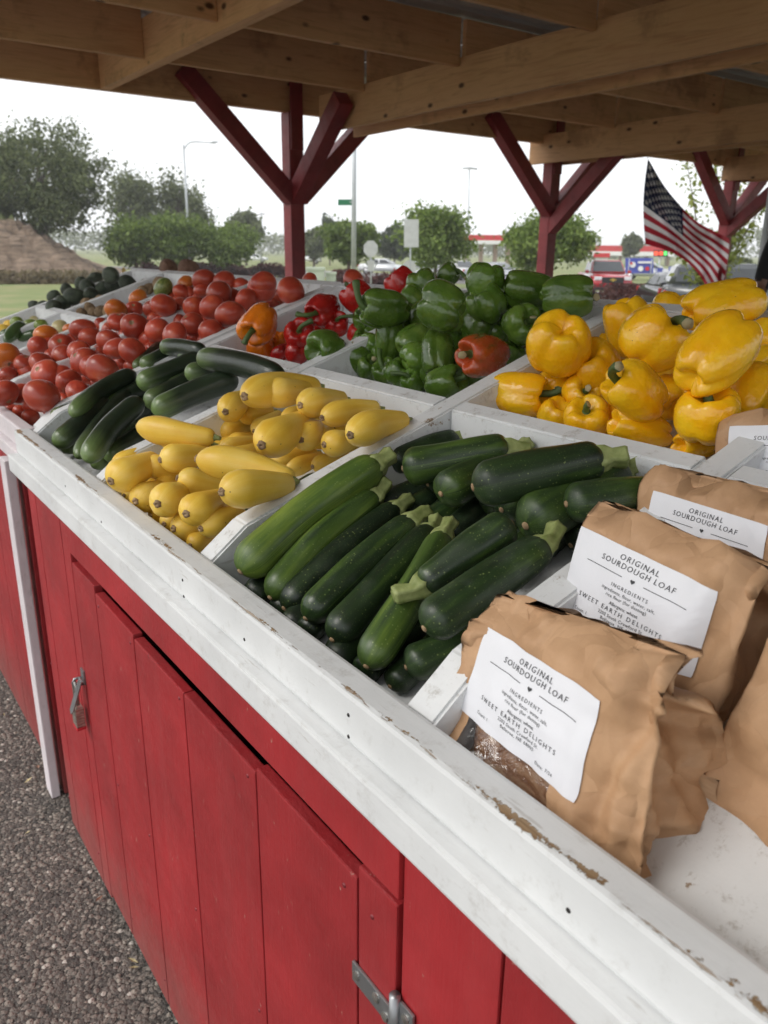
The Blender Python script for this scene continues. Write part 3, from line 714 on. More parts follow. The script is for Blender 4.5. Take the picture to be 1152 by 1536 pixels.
def zl(t): return t, 'zucchini', 'zucchinis heaped in their bin'
Z = [  # blossom tip, stem end, half width, level at each end, bend, paleness
 (344, 852, 482, 719, 20, 0.3, 0.8, -14, .38), (360, 858, 565, 697, 27, 0.9, 1.7, -9, .98), (405, 897, 562, 744, 23, 0.5, 1.3, -8, .78),
 (426, 913, 594, 764, 22, 0.4, 1.0, -3, .22), (458, 928, 616, 783, 23, 0.7, 1.4, -3, .52), (498, 960, 646, 797, 23, 0.6, 1.2, -2, .36),
 (549, 1000, 664, 806, 24, 0.8, 1.7, 4, .80), (768, 784, 640, 873, 26, 2.6, 2.0, -2, .50), (636, 943, 815, 820, 29, 1.9, 2.0, 0, .46),
 (609, 1001, 672, 968, 24, 0.5, 0.6, 0, .52), (585, 1030, 640, 975, 20, 0.0, 0.2, 0, .35),
 (604, 703, 735, 676, 25, 1.6, 1.5, -6, .62), (641, 726, 752, 680, 20, 1.2, 1.0, -3, .25), (661, 741, 764, 684, 24, 1.5, 1.2, -4, .62),
 (709, 731, 866, 692, 31, 2.2, 2.0, -9, .42), (788, 789, 905, 720, 33, 1.2, 1.0, -6, .66), (849, 756, 948, 737, 27, 2.2, 1.8, -8, .60),
 (752, 765, 812, 722, 22, 0.8, 0.7, 0, .36), (718, 757, 790, 735, 15, 0.9, 0.8, 0, .45), (856, 818, 930, 760, 22, 0.6, 0.9, 0, .25),
 (905, 768, 975, 738, 18, 1.0, 1.0, 0, .68), (556, 768, 624, 731, 17, 0.5, 0.8, 0, .22), (580, 790, 652, 740, 16, 0.3, 0.6, 0, .25),
 (622, 802, 700, 747, 18, 0.2, 0.5, 0, .55), (672, 806, 712, 764, 17, 0.3, 0.5, 0, .22), (740, 855, 800, 803, 19, 0.7, 0.8, 0, .60),
 (532, 696, 640, 666, 15, 0.5, 0.5, 0, .48), (585, 694, 655, 666, 18, 1.1, 1.0, 0, .22),
 (375, 905, 470, 800, 20, 0, 0, 0, .2), (430, 950, 520, 840, 20, 0, 0, 0, .2), (500, 1000, 590, 880, 20, 0, 0, 0, .2), (600, 960, 690, 850, 20, 0, 0, 0, .2),
 (690, 900, 780, 800, 20, 0, 0, 0, .2), (540, 800, 600, 740, 18, 0, 0, 0, .2), (640, 790, 720, 720, 18, 0, 0, 0, .2), (760, 780, 850, 720, 20, 0, 0, 0, .2), (800, 830, 880, 760, 20, 0, 0, 0, .2), (385, 893, 450, 825, 19, 0, 0, 0, .2), (415, 925, 480, 855, 19, 0, 0, 0, .25), (455, 955, 520, 880, 19, 0, 0, 0, .2), (500, 985, 560, 915, 19, 0, 0, 0, .3), (540, 1015, 600, 945, 19, 0, 0, 0, .2), (570, 985, 640, 920, 19, .3, .3, 0, .2), (700, 860, 770, 800, 20, .5, .5, 0, .25), (640, 920, 710, 860, 20, .6, .6, 0, .25), (780, 820, 850, 760, 20, .5, .5, 0, .25),
]
ZLAB = {1: 'largest pale green zucchini, speckled, lying second from the squash bin divider', 0: 'dark curved zucchini lying against the squash bin divider',
 2: 'two-tone ridged zucchini between the pale large one and a dark one', 6: 'bright green zucchini with a pale upright ridged stem', 7: 'zucchini lying crosswise with its stem pointing down to the rail',
 8: 'thick dark speckled zucchini on top beside the nearest bread bag', 14: 'broad dark zucchini on top of the heap with its stem against the cross board', 15: 'fat smooth green zucchini tucked under two others near the cross board'}
for i, row in enumerate(Z):
    long_veg('zucchini', row, ZUC, ZLAB.get(i), 'zucchini', 'zucchinis heaped in their bin')

SQ = [
 (207, 639, 322, 656, 20, 3.2, 3.0, 2), (237, 657, 318, 666, 16, 2.6, 2.5, 0), (166, 722, 232, 690, 25, 1.6, 1.9, 0), (169, 700, 243, 671, 16, 1.6, 1.8, 0),
 (216, 697, 268, 703, 18, 2.2, 2.0, 0), (240, 690, 312, 680, 20, 2.4, 2.3, 0), (295, 688, 440, 721, 25, 2.7, 2.2, -6), (332, 738, 438, 726, 27, 2.7, 2.2, -2),
 (266, 717, 328, 729, 20, 2.0, 1.7, 0), (236, 756, 283, 735, 24, 1.5, 1.4, 0), (241, 727, 268, 709, 15, 1.4, 1.2, 0), (279, 771, 334, 745, 24, 1.7, 1.6, 0),
 (203, 752, 252, 731, 22, 0.9, 1.0, 0), (301, 793, 362, 767, 20, 1.2, 1.2, 0), (226, 773, 262, 762, 14, 0.5, 0.6, 0), (246, 786, 280, 772, 16, 0.5, 0.5, 0), (260, 793, 305, 786, 22, 0.4, 0.5, 0),
 (285, 818, 318, 804, 15, 0.1, 0.2, 0), (186, 743, 214, 738, 12, 0.6, 0.6, 0),
 (338, 618, 372, 594, 20, 1.8, 1.8, 0), (366, 595, 478, 580, 25, 2.6, 2.1, -7), (400, 590, 463, 586, 21, 3.0, 2.7, 0), (450, 608, 517, 599, 21, 2.7, 2.4, -2), (483, 627, 568, 613, 19, 2.7, 2.5, -4), (525, 653, 609, 630, 24, 2.6, 2.3, -5),
 (358, 623, 408, 617, 15, 1.4, 1.4, 0), (381, 647, 420, 621, 13, 1.2, 1.3, 0), (392, 668, 463, 628, 27, 1.9, 1.8, 0), (451, 660, 485, 641, 20, 1.8, 1.7, 0), (472, 660, 496, 646, 17, 1.6, 1.5, 0), (486, 667, 538, 660, 20, 1.8, 1.7, 0),
 (328, 648, 378, 638, 16, 0.5, 0.6, 0), (342, 667, 388, 655, 14, 0.6, 0.6, 0), (364, 676, 394, 670, 13, 0.5, 0.5, 0), (391, 685, 418, 675, 12, 0.5, 0.5, 0), (407, 694, 473, 679, 17, 0.9, 0.9, 0), (428, 705, 484, 684, 15, 0.6, 0.7, 0), (469, 700, 522, 684, 14, 0.6, 0.6, 0),
 (300, 705, 360, 690, 15, 1.4, 1.4, 0), (345, 690, 395, 672, 15, 1.0, 1.1, 0), (330, 675, 385, 660, 14, 1.2, 1.2, 0), (425, 630, 475, 612, 15, 1.4, 1.4, 0), (500, 640, 555, 625, 15, 1.3, 1.3, 0), (405, 655, 450, 640, 14, .9, 1.0, 0), (250, 700, 300, 690, 15, 1.3, 1.3, 0), (215, 725, 262, 705, 15, 1.0, 1.1, 0), (310, 765, 352, 745, 15, .7, .8, 0), (260, 765, 300, 745, 15, .7, .8, 0), (190, 730, 250, 700, 18, 0, 0, 0), (230, 760, 290, 720, 18, 0, 0, 0), (290, 770, 340, 730, 18, 0, 0, 0), (340, 740, 400, 710, 18, 0, 0, 0), (300, 690, 360, 660, 18, 0, 0, 0), (420, 650, 480, 620, 18, 0, 0, 0), (480, 650, 540, 630, 18, 0, 0, 0),
]
SLAB = {0: 'yellow crookneck squash with a dried green stem lying topmost beside the cucumbers', 6: 'long yellow squash on top of the heap pointing at the zucchini divider', 7: 'pale thick yellow squash with a brown scar beside the zucchini divider',
 24: 'smooth yellow squash at the corner of cross board and zucchini divider', 27: 'broad pale mottled yellow squash in the middle of the heap'}
for i, row in enumerate(SQ):
    long_veg('yellow_squash', row, SQU, SLAB.get(i), 'squash', 'yellow squash heaped in their bin')

CU_ = [
 (82, 668, 160, 600, 17, 1.0, 1.6, 2), (108, 622, 203, 560, 16, 2.3, 2.2, -6), (116, 686, 194, 586, 14, 1.1, 1.9, -4), (130, 690, 212, 600, 19, 1.5, 2.3, -6), (157, 688, 230, 640, 17, 0.6, 0.9, -5),
 (76, 627, 135, 606, 14, 1.6, 1.7, 0), (90, 610, 150, 588, 9, 1.6, 1.7, 0), (203, 552, 242, 517, 10, 2.4, 2.4, 0), (212, 550, 255, 525, 13, 2.4, 2.5, 0), (206, 577, 275, 546, 18, 1.9, 1.9, -3),
 (218, 606, 290, 568, 18, 1.4, 1.4, 0), (228, 618, 357, 566, 20, 1.7, 1.6, -3), (244, 520, 306, 528, 14, 2.9, 2.6, -2), (270, 536, 330, 535, 12, 2.7, 2.4, 0), (277, 562, 340, 545, 16, 2.5, 2.2, 0), (299, 536, 424, 567, 20, 3.0, 2.2, -5),
 (98, 650, 165, 603, 15, .9, 1.3, 0), (72, 645, 130, 610, 14, .5, .8, 0), (95, 675, 150, 630, 15, .2, .4, 0), (140, 700, 205, 640, 15, .3, .6, 0), (160, 610, 235, 570, 15, 1.3, 1.4, 0), (250, 585, 330, 548, 15, 1.4, 1.4, 0), (110, 665, 190, 600, 17, 0, 0, 0), (170, 640, 250, 590, 17, 0, 0, 0), (240, 600, 320, 560, 17, 0, 0, 0), (300, 580, 380, 550, 17, 0, 0, 0), (140, 690, 210, 640, 16, 0, 0, 0), (160, 600, 240, 560, 16, .8, .8, 0), (200, 580, 290, 545, 16, .9, .9, 0),
]
CLAB = {3: 'thick dark cucumber with waxy highlights on top of the heap at the rail', 15: 'large cucumber on top lying along the cross board under the peppers', 0: 'cucumber with a pale ribbed tip resting at the rail', 13: 'cucumber whose pale green striped tip points out between larger ones'}
for i, row in enumerate(CU_):
    long_veg('cucumber', row, CUC, CLAB.get(i), 'cucumber', 'cucumbers piled in their bin')

# ---- bell peppers
def pepper_shape(seed, lobes, aspect, taper=0.22):
    R_ = random.Random(seed); nt, na = 30, 48; V = []
    cr = [i*2*math.pi/lobes + R_.uniform(-0.22, 0.22) for i in range(lobes)]
    amp = [R_.uniform(0.85, 1.12) for _ in range(lobes)]; drop = [R_.uniform(-0.05, 0.06) for _ in range(lobes)]
    ph = [R_.uniform(0, 6.28) for _ in range(5)]
    for i in range(nt+1):
        f = math.pi*i/nt; t = i/nt
        rr = abs(math.sin(f))**0.62; zz = math.copysign(abs(math.cos(f))**0.80, math.cos(f))*0.5*aspect*2
        for j in range(na):
            a = 2*math.pi*j/na; c = 0; am = 0; dr = 0; ws = 0
            for k in range(lobes):
                d = (a-cr[k]+math.pi) % (2*math.pi)-math.pi; c += math.exp(-(abs(d)/0.23)**1.5)
                m = (a-cr[k]-math.pi/lobes+math.pi) % (2*math.pi)-math.pi; w = math.exp(-(m/0.5)**2); ws += w; am += w*amp[k]; dr += w*drop[k]
            am /= ws; dr /= ws; c = min(c, 1)
            endy = 0.40+0.60*abs(math.cos(f))
            q = rr*am*(1-taper*t)*(1-0.145*c*endy)*(1+0.03*math.sin(3*zz+ph[0]+a)+0.025*math.sin(2*a+ph[1]))
            z = zz
            z += (0.16*(1-c)*math.exp(-((rr-0.62)/0.28)**2))*(1 if t < 0.5 else -1)
            if t < 0.5: z -= 0.50*math.exp(-(rr/0.36)**2)
            else: z += 0.26*math.exp(-(rr/0.30)**2) - dr*2
            V.append((q*math.cos(a), q*math.sin(a), z*0.74))
    F = [[i*na+j, (i+1)*na+j, (i+1)*na+(j+1) % na, i*na+(j+1) % na] for i in range(nt) for j in range(na)]
    return np.array(V), F
PROTO = {}
for kk, (seed, lobes, asp, tp) in enumerate([(1, 4, 0.98, .14), (2, 3, 1.10, .20), (3, 4, 1.18, .22), (4, 3, 0.92, .12), (5, 4, 1.30, .28), (6, 3, 1.25, .25)]):
    V, F = pepper_shape(seed, lobes, asp, tp); me = bpy.data.meshes.new('bell_pepper'); me.from_pydata(V.tolist(), [], F)
    me.polygons.foreach_set('use_smooth', [True]*len(me.polygons)); PROTO[kk] = (me, V[:, 2].max(), V[0][2])
def stem_mesh(bend, length):
    P = curve_pts([(0, 0, 0), (0, 0, 0.14), (bend*0.18, 0, 0.46*length+0.08), (bend*0.55, 0, 0.78*length), (bend*0.95, 0, 0.84*length)], 14)
    R = np.concatenate([[0.40, 0.28, 0.17], np.full(8, 0.125), [0.14, 0.16, 0.15]])
    V, F, _ = sweep(P, R, 14, lambda t, a: 1+(0.14*math.cos(6*a) if t < 0.12 else 0.07*math.cos(5*a)))
    return V, F
STEMS = []
for bend, ln in ((0.3, 0.9), (0.9, 0.8), (1.3, 0.7), (0.1, 0.6)):
    V, F = stem_mesh(bend, ln); me = bpy.data.meshes.new('stem'); me.from_pydata(V.tolist(), [], F)
    me.materials.append(STEM); me.materials.append(STEM_CUT); me.polygons.foreach_set('use_smooth', [True]*len(me.polygons)); me.polygons[len(me.polygons)-1].material_index = 1
    STEMS.append(me)
PMESH = {}
def pepper(px, py, rpx, layer, axis, proto, mat, label, group, stem=1, squash=1.0, spin=None, rr=None):
    """axis: stem direction as (right, up, towards the viewer)"""
    r = 0.042
    for _ in range(3):
        C = tray(px, py, lvl(r*0.85, layer)); r = rpx*(1.10 if mat is GRN else 1.12)/scale_at(C)
    a = CR*axis[0]+CU*axis[1]-CF*axis[2]; a = Vector(a).normalized()
    key = (proto, mat.name)
    if key not in PMESH:
        me = PROTO[proto][0].copy(); me.materials.clear(); me.materials.append(mat); PMESH[key] = me
    o = bpy.data.objects.new('bell_pepper', PMESH[key]); COL.objects.link(o)
    q = a.to_track_quat('Z', 'Y') @ Quaternion((0, 0, 1), rnd.uniform(0, 6.28) if spin is None else spin)
    o.matrix_basis = Matrix.Translation(Vector(C)) @ q.to_matrix().to_4x4() @ Matrix.Diagonal((r, r, r*squash, 1))
    if label in GEN:
        a_, b_ = where(C, layer, 1.4, 0.4); xb = {'y': 0.04, 'g': -0.40, 'r': -0.84, 'o': -0.84}[GEN[label]]
        dv = {'y': ('by the green pepper divider', 'in the middle of the bin', 'by the bread divider'), 'g': ('by the red pepper divider', 'in the middle of the bin', 'by the yellow pepper divider'), 'r': ('by the tomato divider', 'in the middle of the bin', 'by the green peppers'), 'o': ('by the tomato divider', 'in the middle of the bin', 'by the green peppers')}[GEN[label]]
        label = f"{'stemmed ' if stem else ''}{label} {a_} {b_}, {nth((C[0]-xb)/0.4, dv)}".replace('midway up the heap', 'mid-heap').replace('in the middle of the bin', 'mid-bin')
    tag(o, label, 'bell pepper', group)
    if stem:
        s = bpy.data.objects.new('stem', STEMS[stem-1]); COL.objects.link(s); s.parent = o
        s.matrix_basis = Matrix.Translation((0, 0, PROTO[proto][2]+0.02))
    return o
GY, GG, GR = 'yellow bell peppers heaped in their bin', 'green bell peppers heaped in their bin', 'red and orange bell peppers in their bin'
LY, LG = 'yellow bell pepper', 'green bell pepper'
LR, LO = 'red bell pepper', 'orange bell pepper'
GEN = {LY: 'y', LG: 'g', LR: 'r', LO: 'o'}
YP = [ # x, y, r, level, stem axis, shape, stem, label
 (840, 516, 46, 1.3, (0.1, -0.5, -0.9), 0, 0, 'upright yellow bell pepper leaning on the green pepper divider, blossom end showing', 1.05),
 (780, 588, 36, 0.45, (0.85, -0.15, 0.45), 1, 1, 'yellow bell pepper lying sideways in the corner by the cross board', 1.2),
 (829, 583, 30, 0.3, (0.5, 0.2, -0.5), 0, 0, None, 1), (940, 492, 38, 0.9, (-0.3, 0.8, 0.2), 2, 0, None, 1.1),
 (982, 510, 50, 1.25, (0.55, 0.62, 0.42), 0, 3, 'yellow bell pepper with a hooked green stem on top of the heap', 0.95),
 (889, 556, 40, 0.45, (-0.4, 0.5, 0.6), 1, 0, None, 1.1), (951, 588, 43, 1.0, (-0.8, 0.45, 0.25), 2, 2, 'boxy yellow bell pepper whose curved stem points at the divider', 1.05),
 (872, 592, 30, 0.35, (0.2, 0.2, 0.9), 3, 4, None, 1), (880, 628, 34, 0.35, (-0.2, 0.5, 0.7), 0, 4, None, 0.95), (960, 645, 30, 0.3, (-0.9, 0.2, 0.2), 5, 0, 'slim yellow bell pepper lying flat along the cross board', 1.45),
 (1078, 533, 54, 1.75, (0.70, 0.62, -0.2), 2, 0, 'largest yellow bell pepper, wrinkled at its tip, on top of the heap', 1.15), (1082, 462, 40, 1.5, (0.95, 0.25, -0.2), 4, 0, 'yellow bell pepper lying topmost at the back board', 1.3),
 (1062, 622, 52, 0.7, (-0.15, 0.85, 0.5), 3, 2, 'squat yellow bell pepper with a tall curved stem beside the bread bags', 0.82), (1049, 662, 27, 0.3, (-0.8, -0.2, 0.4), 5, 0, None, 1.5),
 (1130, 594, 40, 0.7, (0.3, 0.8, -0.3), 2, 0, None, 1.1), (1009, 592, 33, 0.3, (0.1, -0.6, 0.7), 1, 0, None, 1), (1147, 510, 30, 1.2, (0.5, 0.7, 0), 0, 0, None, 1),
 (902, 520, 24, 0.4, (0, 0.8, 0.3), 1, 0, None, 1), (835, 624, 27, 0.1, (0.2, 0.6, 0.6), 0, 0, None, 1), (1143, 552, 30, 0.9, (0.8, 0.5, 0), 1, 0, None, 1),
 (930, 630, 30, 0, (0.1, 0.7, 0.3), 0, 0, None, 1), (1010, 545, 34, 0.2, (0.1, 0.7, 0.3), 0, 0, None, 1), (1090, 590, 36, 0.1, (0.1, 0.7, 0.3), 1, 0, None, 1), (1010, 470, 34, 0.3, (0.1, 0.7, 0.3), 0, 0, None, 1),
]
for x, y, r, l, ax, p, st, lab, sq in YP: pepper(x, y, r, l, ax, p, YEL, lab or LY, GY, st, sq)
GP = [
 (488, 524, 30, 0.9, (-0.6, -0.3, 0.6), 0, 0, 'blocky green bell pepper spilling over the red peppers at the cross board', 1.0), (536, 538, 26, 0.4, (-0.25, 0.75, 0.45), 3, 4, None, 1),
 (575, 466, 31, 1.9, (-0.92, 0.0, 0.3), 2, 3, None, 1.1), (587, 512, 25, 1.0, (0.1, 0.9, 0.2), 4, 0, None, 1.2), (623, 512, 27, 1.1, (0.7, 0.5, -0.2), 1, 0, None, 1), (626, 540, 26, 0.7, (0.8, 0.3, -0.2), 0, 0, None, 1),
 (659, 527, 28, 1.1, (0.0, -0.9, 0.3), 5, 0, None, 1.25), (580, 559, 22, 0.3, (-0.5, 0.6, 0.6), 0, 3, 'green bell pepper with a long curled stem low at the cross board', 1), (618, 573, 20, 0.2, (-0.4, 0.6, 0.6), 3, 3, None, 1),
 (668, 573, 29, 0.3, (0.75, 0.1, 0.6), 1, 4, None, 1.05), (664, 460, 37, 2.2, (-0.8, 0.3, -0.2), 0, 0, 'largest green bell pepper on top of the heap', 1.05),
 (632, 426, 23, 2.2, (-0.3, 0.7, 0.3), 0, 0, None, 1), (672, 412, 19, 2.6, (0.6, 0.5, 0.4), 3, 3, None, 1), (729, 422, 31, 2.3, (0.1, 0.8, 0.4), 3, 0, None, 1), (729, 456, 30, 1.8, (-0.5, 0.7, 0.4), 0, 0, None, 1),
 (795, 434, 32, 1.8, (-0.9, 0.2, 0.0), 2, 0, None, 1.2), (851, 448, 34, 1.6, (0.97, -0.02, 0.2), 2, 4, 'green bell pepper lying by the yellow pepper divider, stub stem at its side', 1.1), (782, 488, 31, 1.2, (0.45, 0.1, 0.85), 0, 4, None, 1),
 (720, 490, 28, 1.0, (0.2, 0.6, 0.3), 1, 0, None, 1), (764, 535, 23, 0.5, (0.2, 0.6, 0.3), 0, 0, None, 1), (556, 497, 18, 0.9, (-0.5, 0.5, 0.5), 0, 4, None, 1), (617, 450, 24, 1.8, (-0.6, 0.5, 0.2), 3, 0, None, 1),
 (700, 545, 24, 0.3, (0.2, 0.6, 0.3), 0, 0, None, 1), (640, 560, 24, 0.0, (0.2, 0.6, 0.3), 0, 0, None, 1), (600, 530, 26, 0.2, (0.2, 0.6, 0.3), 0, 0, None, 1), (690, 500, 30, 0.4, (0.2, 0.6, 0.3), 1, 0, None, 1),
 (640, 480, 30, 0.9, (0.2, 0.6, 0.3), 0, 0, None, 1), (548, 515, 22, 0.3, (0.1, 0.5, 0.5), 1, 0, None, 1), (575, 530, 24, 0.4, (-0.3, 0.6, 0.5), 0, 4, None, 1), (650, 555, 24, 0.4, (0.3, 0.6, 0.5), 3, 0, None, 1), (690, 470, 28, 1.5, (0.3, 0.7, 0.3), 1, 4, None, 1), (740, 500, 26, 0.7, (0.3, 0.6, 0.5), 0, 0, None, 1), (600, 480, 27, 1.2, (-0.4, 0.6, 0.4), 0, 4, None, 1), (760, 470, 26, 1.2, (0.3, 0.7, 0.5), 3, 4, None, 1), (820, 460, 26, 0.9, (0.1, 0.8, 0.3), 0, 0, None, 1), (550, 480, 22, 1.0, (-0.5, 0.4, 0.5), 3, 4, None, 1), (715, 560, 22, 0.1, (0.3, 0.6, 0.5), 0, 0, None, 1), (512, 545, 22, 0.2, (-0.3, 0.6, 0.5), 0, 4, None, 1), (556, 552, 22, 0.2, (0.2, 0.5, 0.6), 3, 4, None, 1), (560, 525, 23, 0.6, (-0.6, 0.3, 0.5), 1, 0, None, 1.1), (600, 560, 22, 0.3, (0.4, 0.5, 0.5), 0, 0, None, 1), (830, 475, 26, 0.3, (0.2, 0.6, 0.3), 0, 0, None, 1), (770, 450, 28, 0.9, (0.2, 0.6, 0.3), 1, 0, None, 1),
]
for x, y, r, l, ax, p, st, lab, sq in GP: pepper(x, y, r, l, ax, p, GRN, lab or LG, GG, st, sq)
pepper(724, 531, 34, 1.1, (-0.72, -0.12, 0.6), 2, TURN, 'bell pepper turning from green to red in the green pepper heap', GG, 4, 1.2)
RP = [
 (484, 462, 23, 1.5, (-0.4, -0.5, 0.7), 4, 2, None, 1.2), (535, 446, 23, 1.5, (-0.6, 0.8, 0.2), 0, 4, 'bright red bell pepper standing at the back of its bin', 1.1), (450, 503, 24, 0.8, (0.0, 0.3, 0.9), 0, 2, None, 1), (446, 528, 19, 0.4, (0.3, 0.7, 0.6), 3, 4, None, 1),
 (421, 531, 13, 0.1, (0.5, 0.2, 0.4), 1, 0, None, 1.2), (505, 486, 18, 1.1, (0.1, 0.4, 0.8), 0, 3, None, 1), (534, 500, 15, 0.8, (0.3, 0.7, 0.5), 3, 4, None, 1), (604, 428, 23, 1.6, (-0.5, 0.6, 0.2), 1, 0, 'red bell pepper at the top edge of the green pepper heap', 1.1), (470, 500, 17, 0.1, (0.1, 0.6, 0.4), 0, 0, None, 1),
]
for x, y, r, l, ax, p, st, lab, sq in RP: pepper(x, y, r, l, ax, p, REDP, lab or LR, GR, st, sq)
OP = [(389, 484, 29, 1.3, (-0.35, -0.65, 0.6), 2, 1, 'large orange bell pepper on top beside the tomatoes', 1.05), (391, 521, 21, 0.2, (0, 0.7, 0.5), 0, 0, None, 1), (360, 520, 12, 0.1, (0.3, 0.7, 0.5), 0, 0, None, 1), (417, 512, 14, 0.4, (0, 0.7, 0.5), 1, 0, None, 1), (457, 471, 16, 0.8, (0, 0.7, 0.5), 0, 4, None, 1), (511, 450, 12, 0.9, (0, 0.7, 0.5), 0, 0, None, 1)]
for x, y, r, l, ax, p, st, lab, sq in OP: pepper(x, y, r, l, ax, p, ORA, lab or LO, GR, st, sq)

# ---- round produce
def round_shape(seed, flat, ribs, dimple, nt=18, na=28):
    R_ = random.Random(seed); ph = [R_.uniform(0, 6.28) for _ in range(6)]; V = []
    for i in range(nt+1):
        f = math.pi*i/nt
        for j in range(na):
            a = 2*math.pi*j/na
            q = math.sin(f)*(1+ribs*math.cos(5*a+ph[0])*math.cos(f/2)**4+0.03*math.cos(2*a+ph[1])+0.025*math.cos(3*a+ph[2]))
            z = math.cos(f)*flat*(1+0.02*math.cos(2*a+ph[3])) - dimple*math.exp(-(q/0.25)**2)*(1 if f < 1.5 else 0)
            V.append((q*math.cos(a), q*math.sin(a), z))
    return np.array(V), [[i*na+j, (i+1)*na+j, (i+1)*na+(j+1) % na, i*na+(j+1) % na] for i in range(nt) for j in range(na)]
TPROTO = []
for s in range(5):
    V, F = round_shape(s+20, (0.84, 0.90, 0.80, 0.94, 0.86)[s], (0.03, 0.015, 0.05, 0.01, 0.03)[s], 0.12)
    TPROTO.append((V, F))
RM = {}
def round_veg(name, px, py, rpx, layer, mat, label, cat, group=None, shapes=TPROTO, stretch=(1, 1, 1), tilt=None):
    r = 0.035
    for _ in range(3):
        C = tray(px, py, lvl(r*0.9, layer)); r = rpx*(1.02 if name == 'tomato' else 1.12)/scale_at(C)
    k = rnd.randrange(len(shapes)); key = (name, k, mat.name)
    if key not in RM:
        me = bpy.data.meshes.new(name); me.from_pydata(shapes[k][0].tolist(), [], shapes[k][1]); me.materials.append(mat); me.materials.append(SCAR)
        me.polygons.foreach_set('use_smooth', [True]*len(me.polygons)); RM[key] = me
        if name == 'tomato': me.polygons.foreach_set('material_index', [1 if i < 28 else 0 for i in range(len(me.polygons))])
    o = bpy.data.objects.new(name, RM[key]); COL.objects.link(o)
    e = tilt or (rnd.choice((rnd.uniform(2.2, 4.0), rnd.uniform(2.2, 4.0), rnd.uniform(0.2, 1.3))), rnd.uniform(-0.7, 0.7), rnd.uniform(0, 6.28))
    if name == 'tomato': stretch = (rnd.uniform(0.94, 1.10), rnd.uniform(0.94, 1.10), rnd.uniform(0.88, 1.04))
    o.matrix_basis = Matrix.Translation(Vector(C)) @ Matrix.Rotation(e[2], 4, 'Z') @ Matrix.Rotation(e[0], 4, 'X') @ Matrix.Rotation(e[1], 4, 'Y') @ Matrix.Diagonal((r*stretch[0], r*stretch[1], r*stretch[2], 1))
    if label.endswith('*'):
        a_, b_ = where(C, layer, 1.7, 0.9)
        label = f"{'large ' if r > 0.040 else 'small ' if r < 0.026 else ''}{label[:-1]} {b_}, {nth((C[0]+2.1)/1.2, ('next to the potatoes', 'near the potato side of the heap', 'in the middle of the heap', 'near the cucumber side of the heap', 'next to the cucumber and pepper bins'))}"
    return tag(o, label, cat, group)
TO = [(6, 590, 21, 1.6), (30, 590, 17, 1.4), (63, 594, 25, 1.5), (18, 615, 11, .4), (31, 618, 12, .4), (46, 626, 13, .4), (116, 587, 18, 1.4), (103, 573, 20, 1.4), (90, 563, 18, 1.5), (69, 561, 21, 1.5), (41, 555, 14, 1.4), (63, 546, 18, 1.5),
 (11, 563, 15, 1.4), (38, 546, 16, 1.5), (23, 542, 16, 1.5), (153, 555, 24, 1.5), (139, 552, 19, 1.4), (126, 542, 20, 1.5), (118, 527, 18, 1.5), (95, 533, 17, 1.5), (92, 519, 18, 1.5), (71, 519, 13, 1.5), (57, 519, 15, 1.5),
 (124, 494, 18, 1.8), (135, 506, 17, 1.5), (149, 508, 13, 1.5), (164, 513, 19, 1.5), (176, 523, 20, 1.5), (199, 527, 20, 1.5), (213, 534, 14, 1.4), (153, 487, 12, 1.5), (178, 483, 17, 1.6), (201, 489, 20, 1.6), (215, 492, 14, 1.4), (236, 495, 20, 1.5),
 (262, 502, 21, 1.5), (240, 508, 16, 1.3), (288, 486, 17, 1.4), (316, 496, 19, 1.4), (253, 476, 13, 1.4), (268, 483, 12, 1.3), (201, 464, 13, 1.5), (245, 458, 20, 1.6), (228, 463, 14, 1.4), (258, 461, 14, 1.5), (273, 460, 15, 1.5), (291, 461, 17, 1.5), (318, 461, 18, 1.5), (321, 470, 15, 1.3), (346, 472, 22, 1.4),
 (273, 438, 13, 1.5), (286, 440, 11, 1.5), (305, 436, 15, 1.5), (328, 440, 20, 1.6), (347, 444, 15, 1.5), (369, 451, 18, 1.4), (306, 421, 17, 1.8), (337, 421, 16, 1.8), (362, 429, 13, 1.6), (395, 425, 19, 1.8), (392, 434, 19, 1.5), (436, 436, 22, 1.5), (410, 454, 12, .5), (238, 470, 12, 1.2), (165, 495, 14, 1.2), (190, 505, 15, 1.0), (225, 510, 16, 1.0), (110, 510, 12, 1.0), (80, 535, 14, 1.0), (60, 575, 14, .8), (95, 590, 14, .8), (150, 530, 16, .9), (185, 545, 15, .7), (240, 520, 15, .7), (290, 505, 14, .7), (280, 470, 14, .9), (335, 455, 14, .9), (380, 460, 14, .8), (20, 575, 13, .9), (130, 565, 14, .7), (85, 605, 12, .5), (300, 450, 13, 1.0), (380, 440, 13, 1.0), (78, 612, 14, .7), (100, 602, 14, .8), (128, 590, 14, .8), (152, 577, 15, .8), (176, 564, 15, .8), (200, 551, 14, .8), (226, 541, 13, .7), (48, 608, 14, .9), (255, 530, 14, .6), (310, 512, 13, .5), (5, 608, 13, .5)] + [(x+dx, y+dy, 13, 0.75) for (x, y) in ((30, 560), (55, 585), (80, 575), (110, 555), (140, 535), (165, 545), (190, 520), (220, 520), (245, 485), (270, 515), (300, 480), (330, 480), (355, 460), (110, 530), (140, 515), (75, 550), (50, 530), (170, 505), (200, 505), (235, 480), (260, 450), (290, 435), (320, 430), (350, 432), (380, 425), (415, 440)) for dx, dy in ((0, 0), (9, 5))]
for x, y, r, l in TO: round_veg('tomato', x, y, r, l, TOM, 'ripe red tomato*', 'tomato', 'ripe tomatoes heaped in rows')
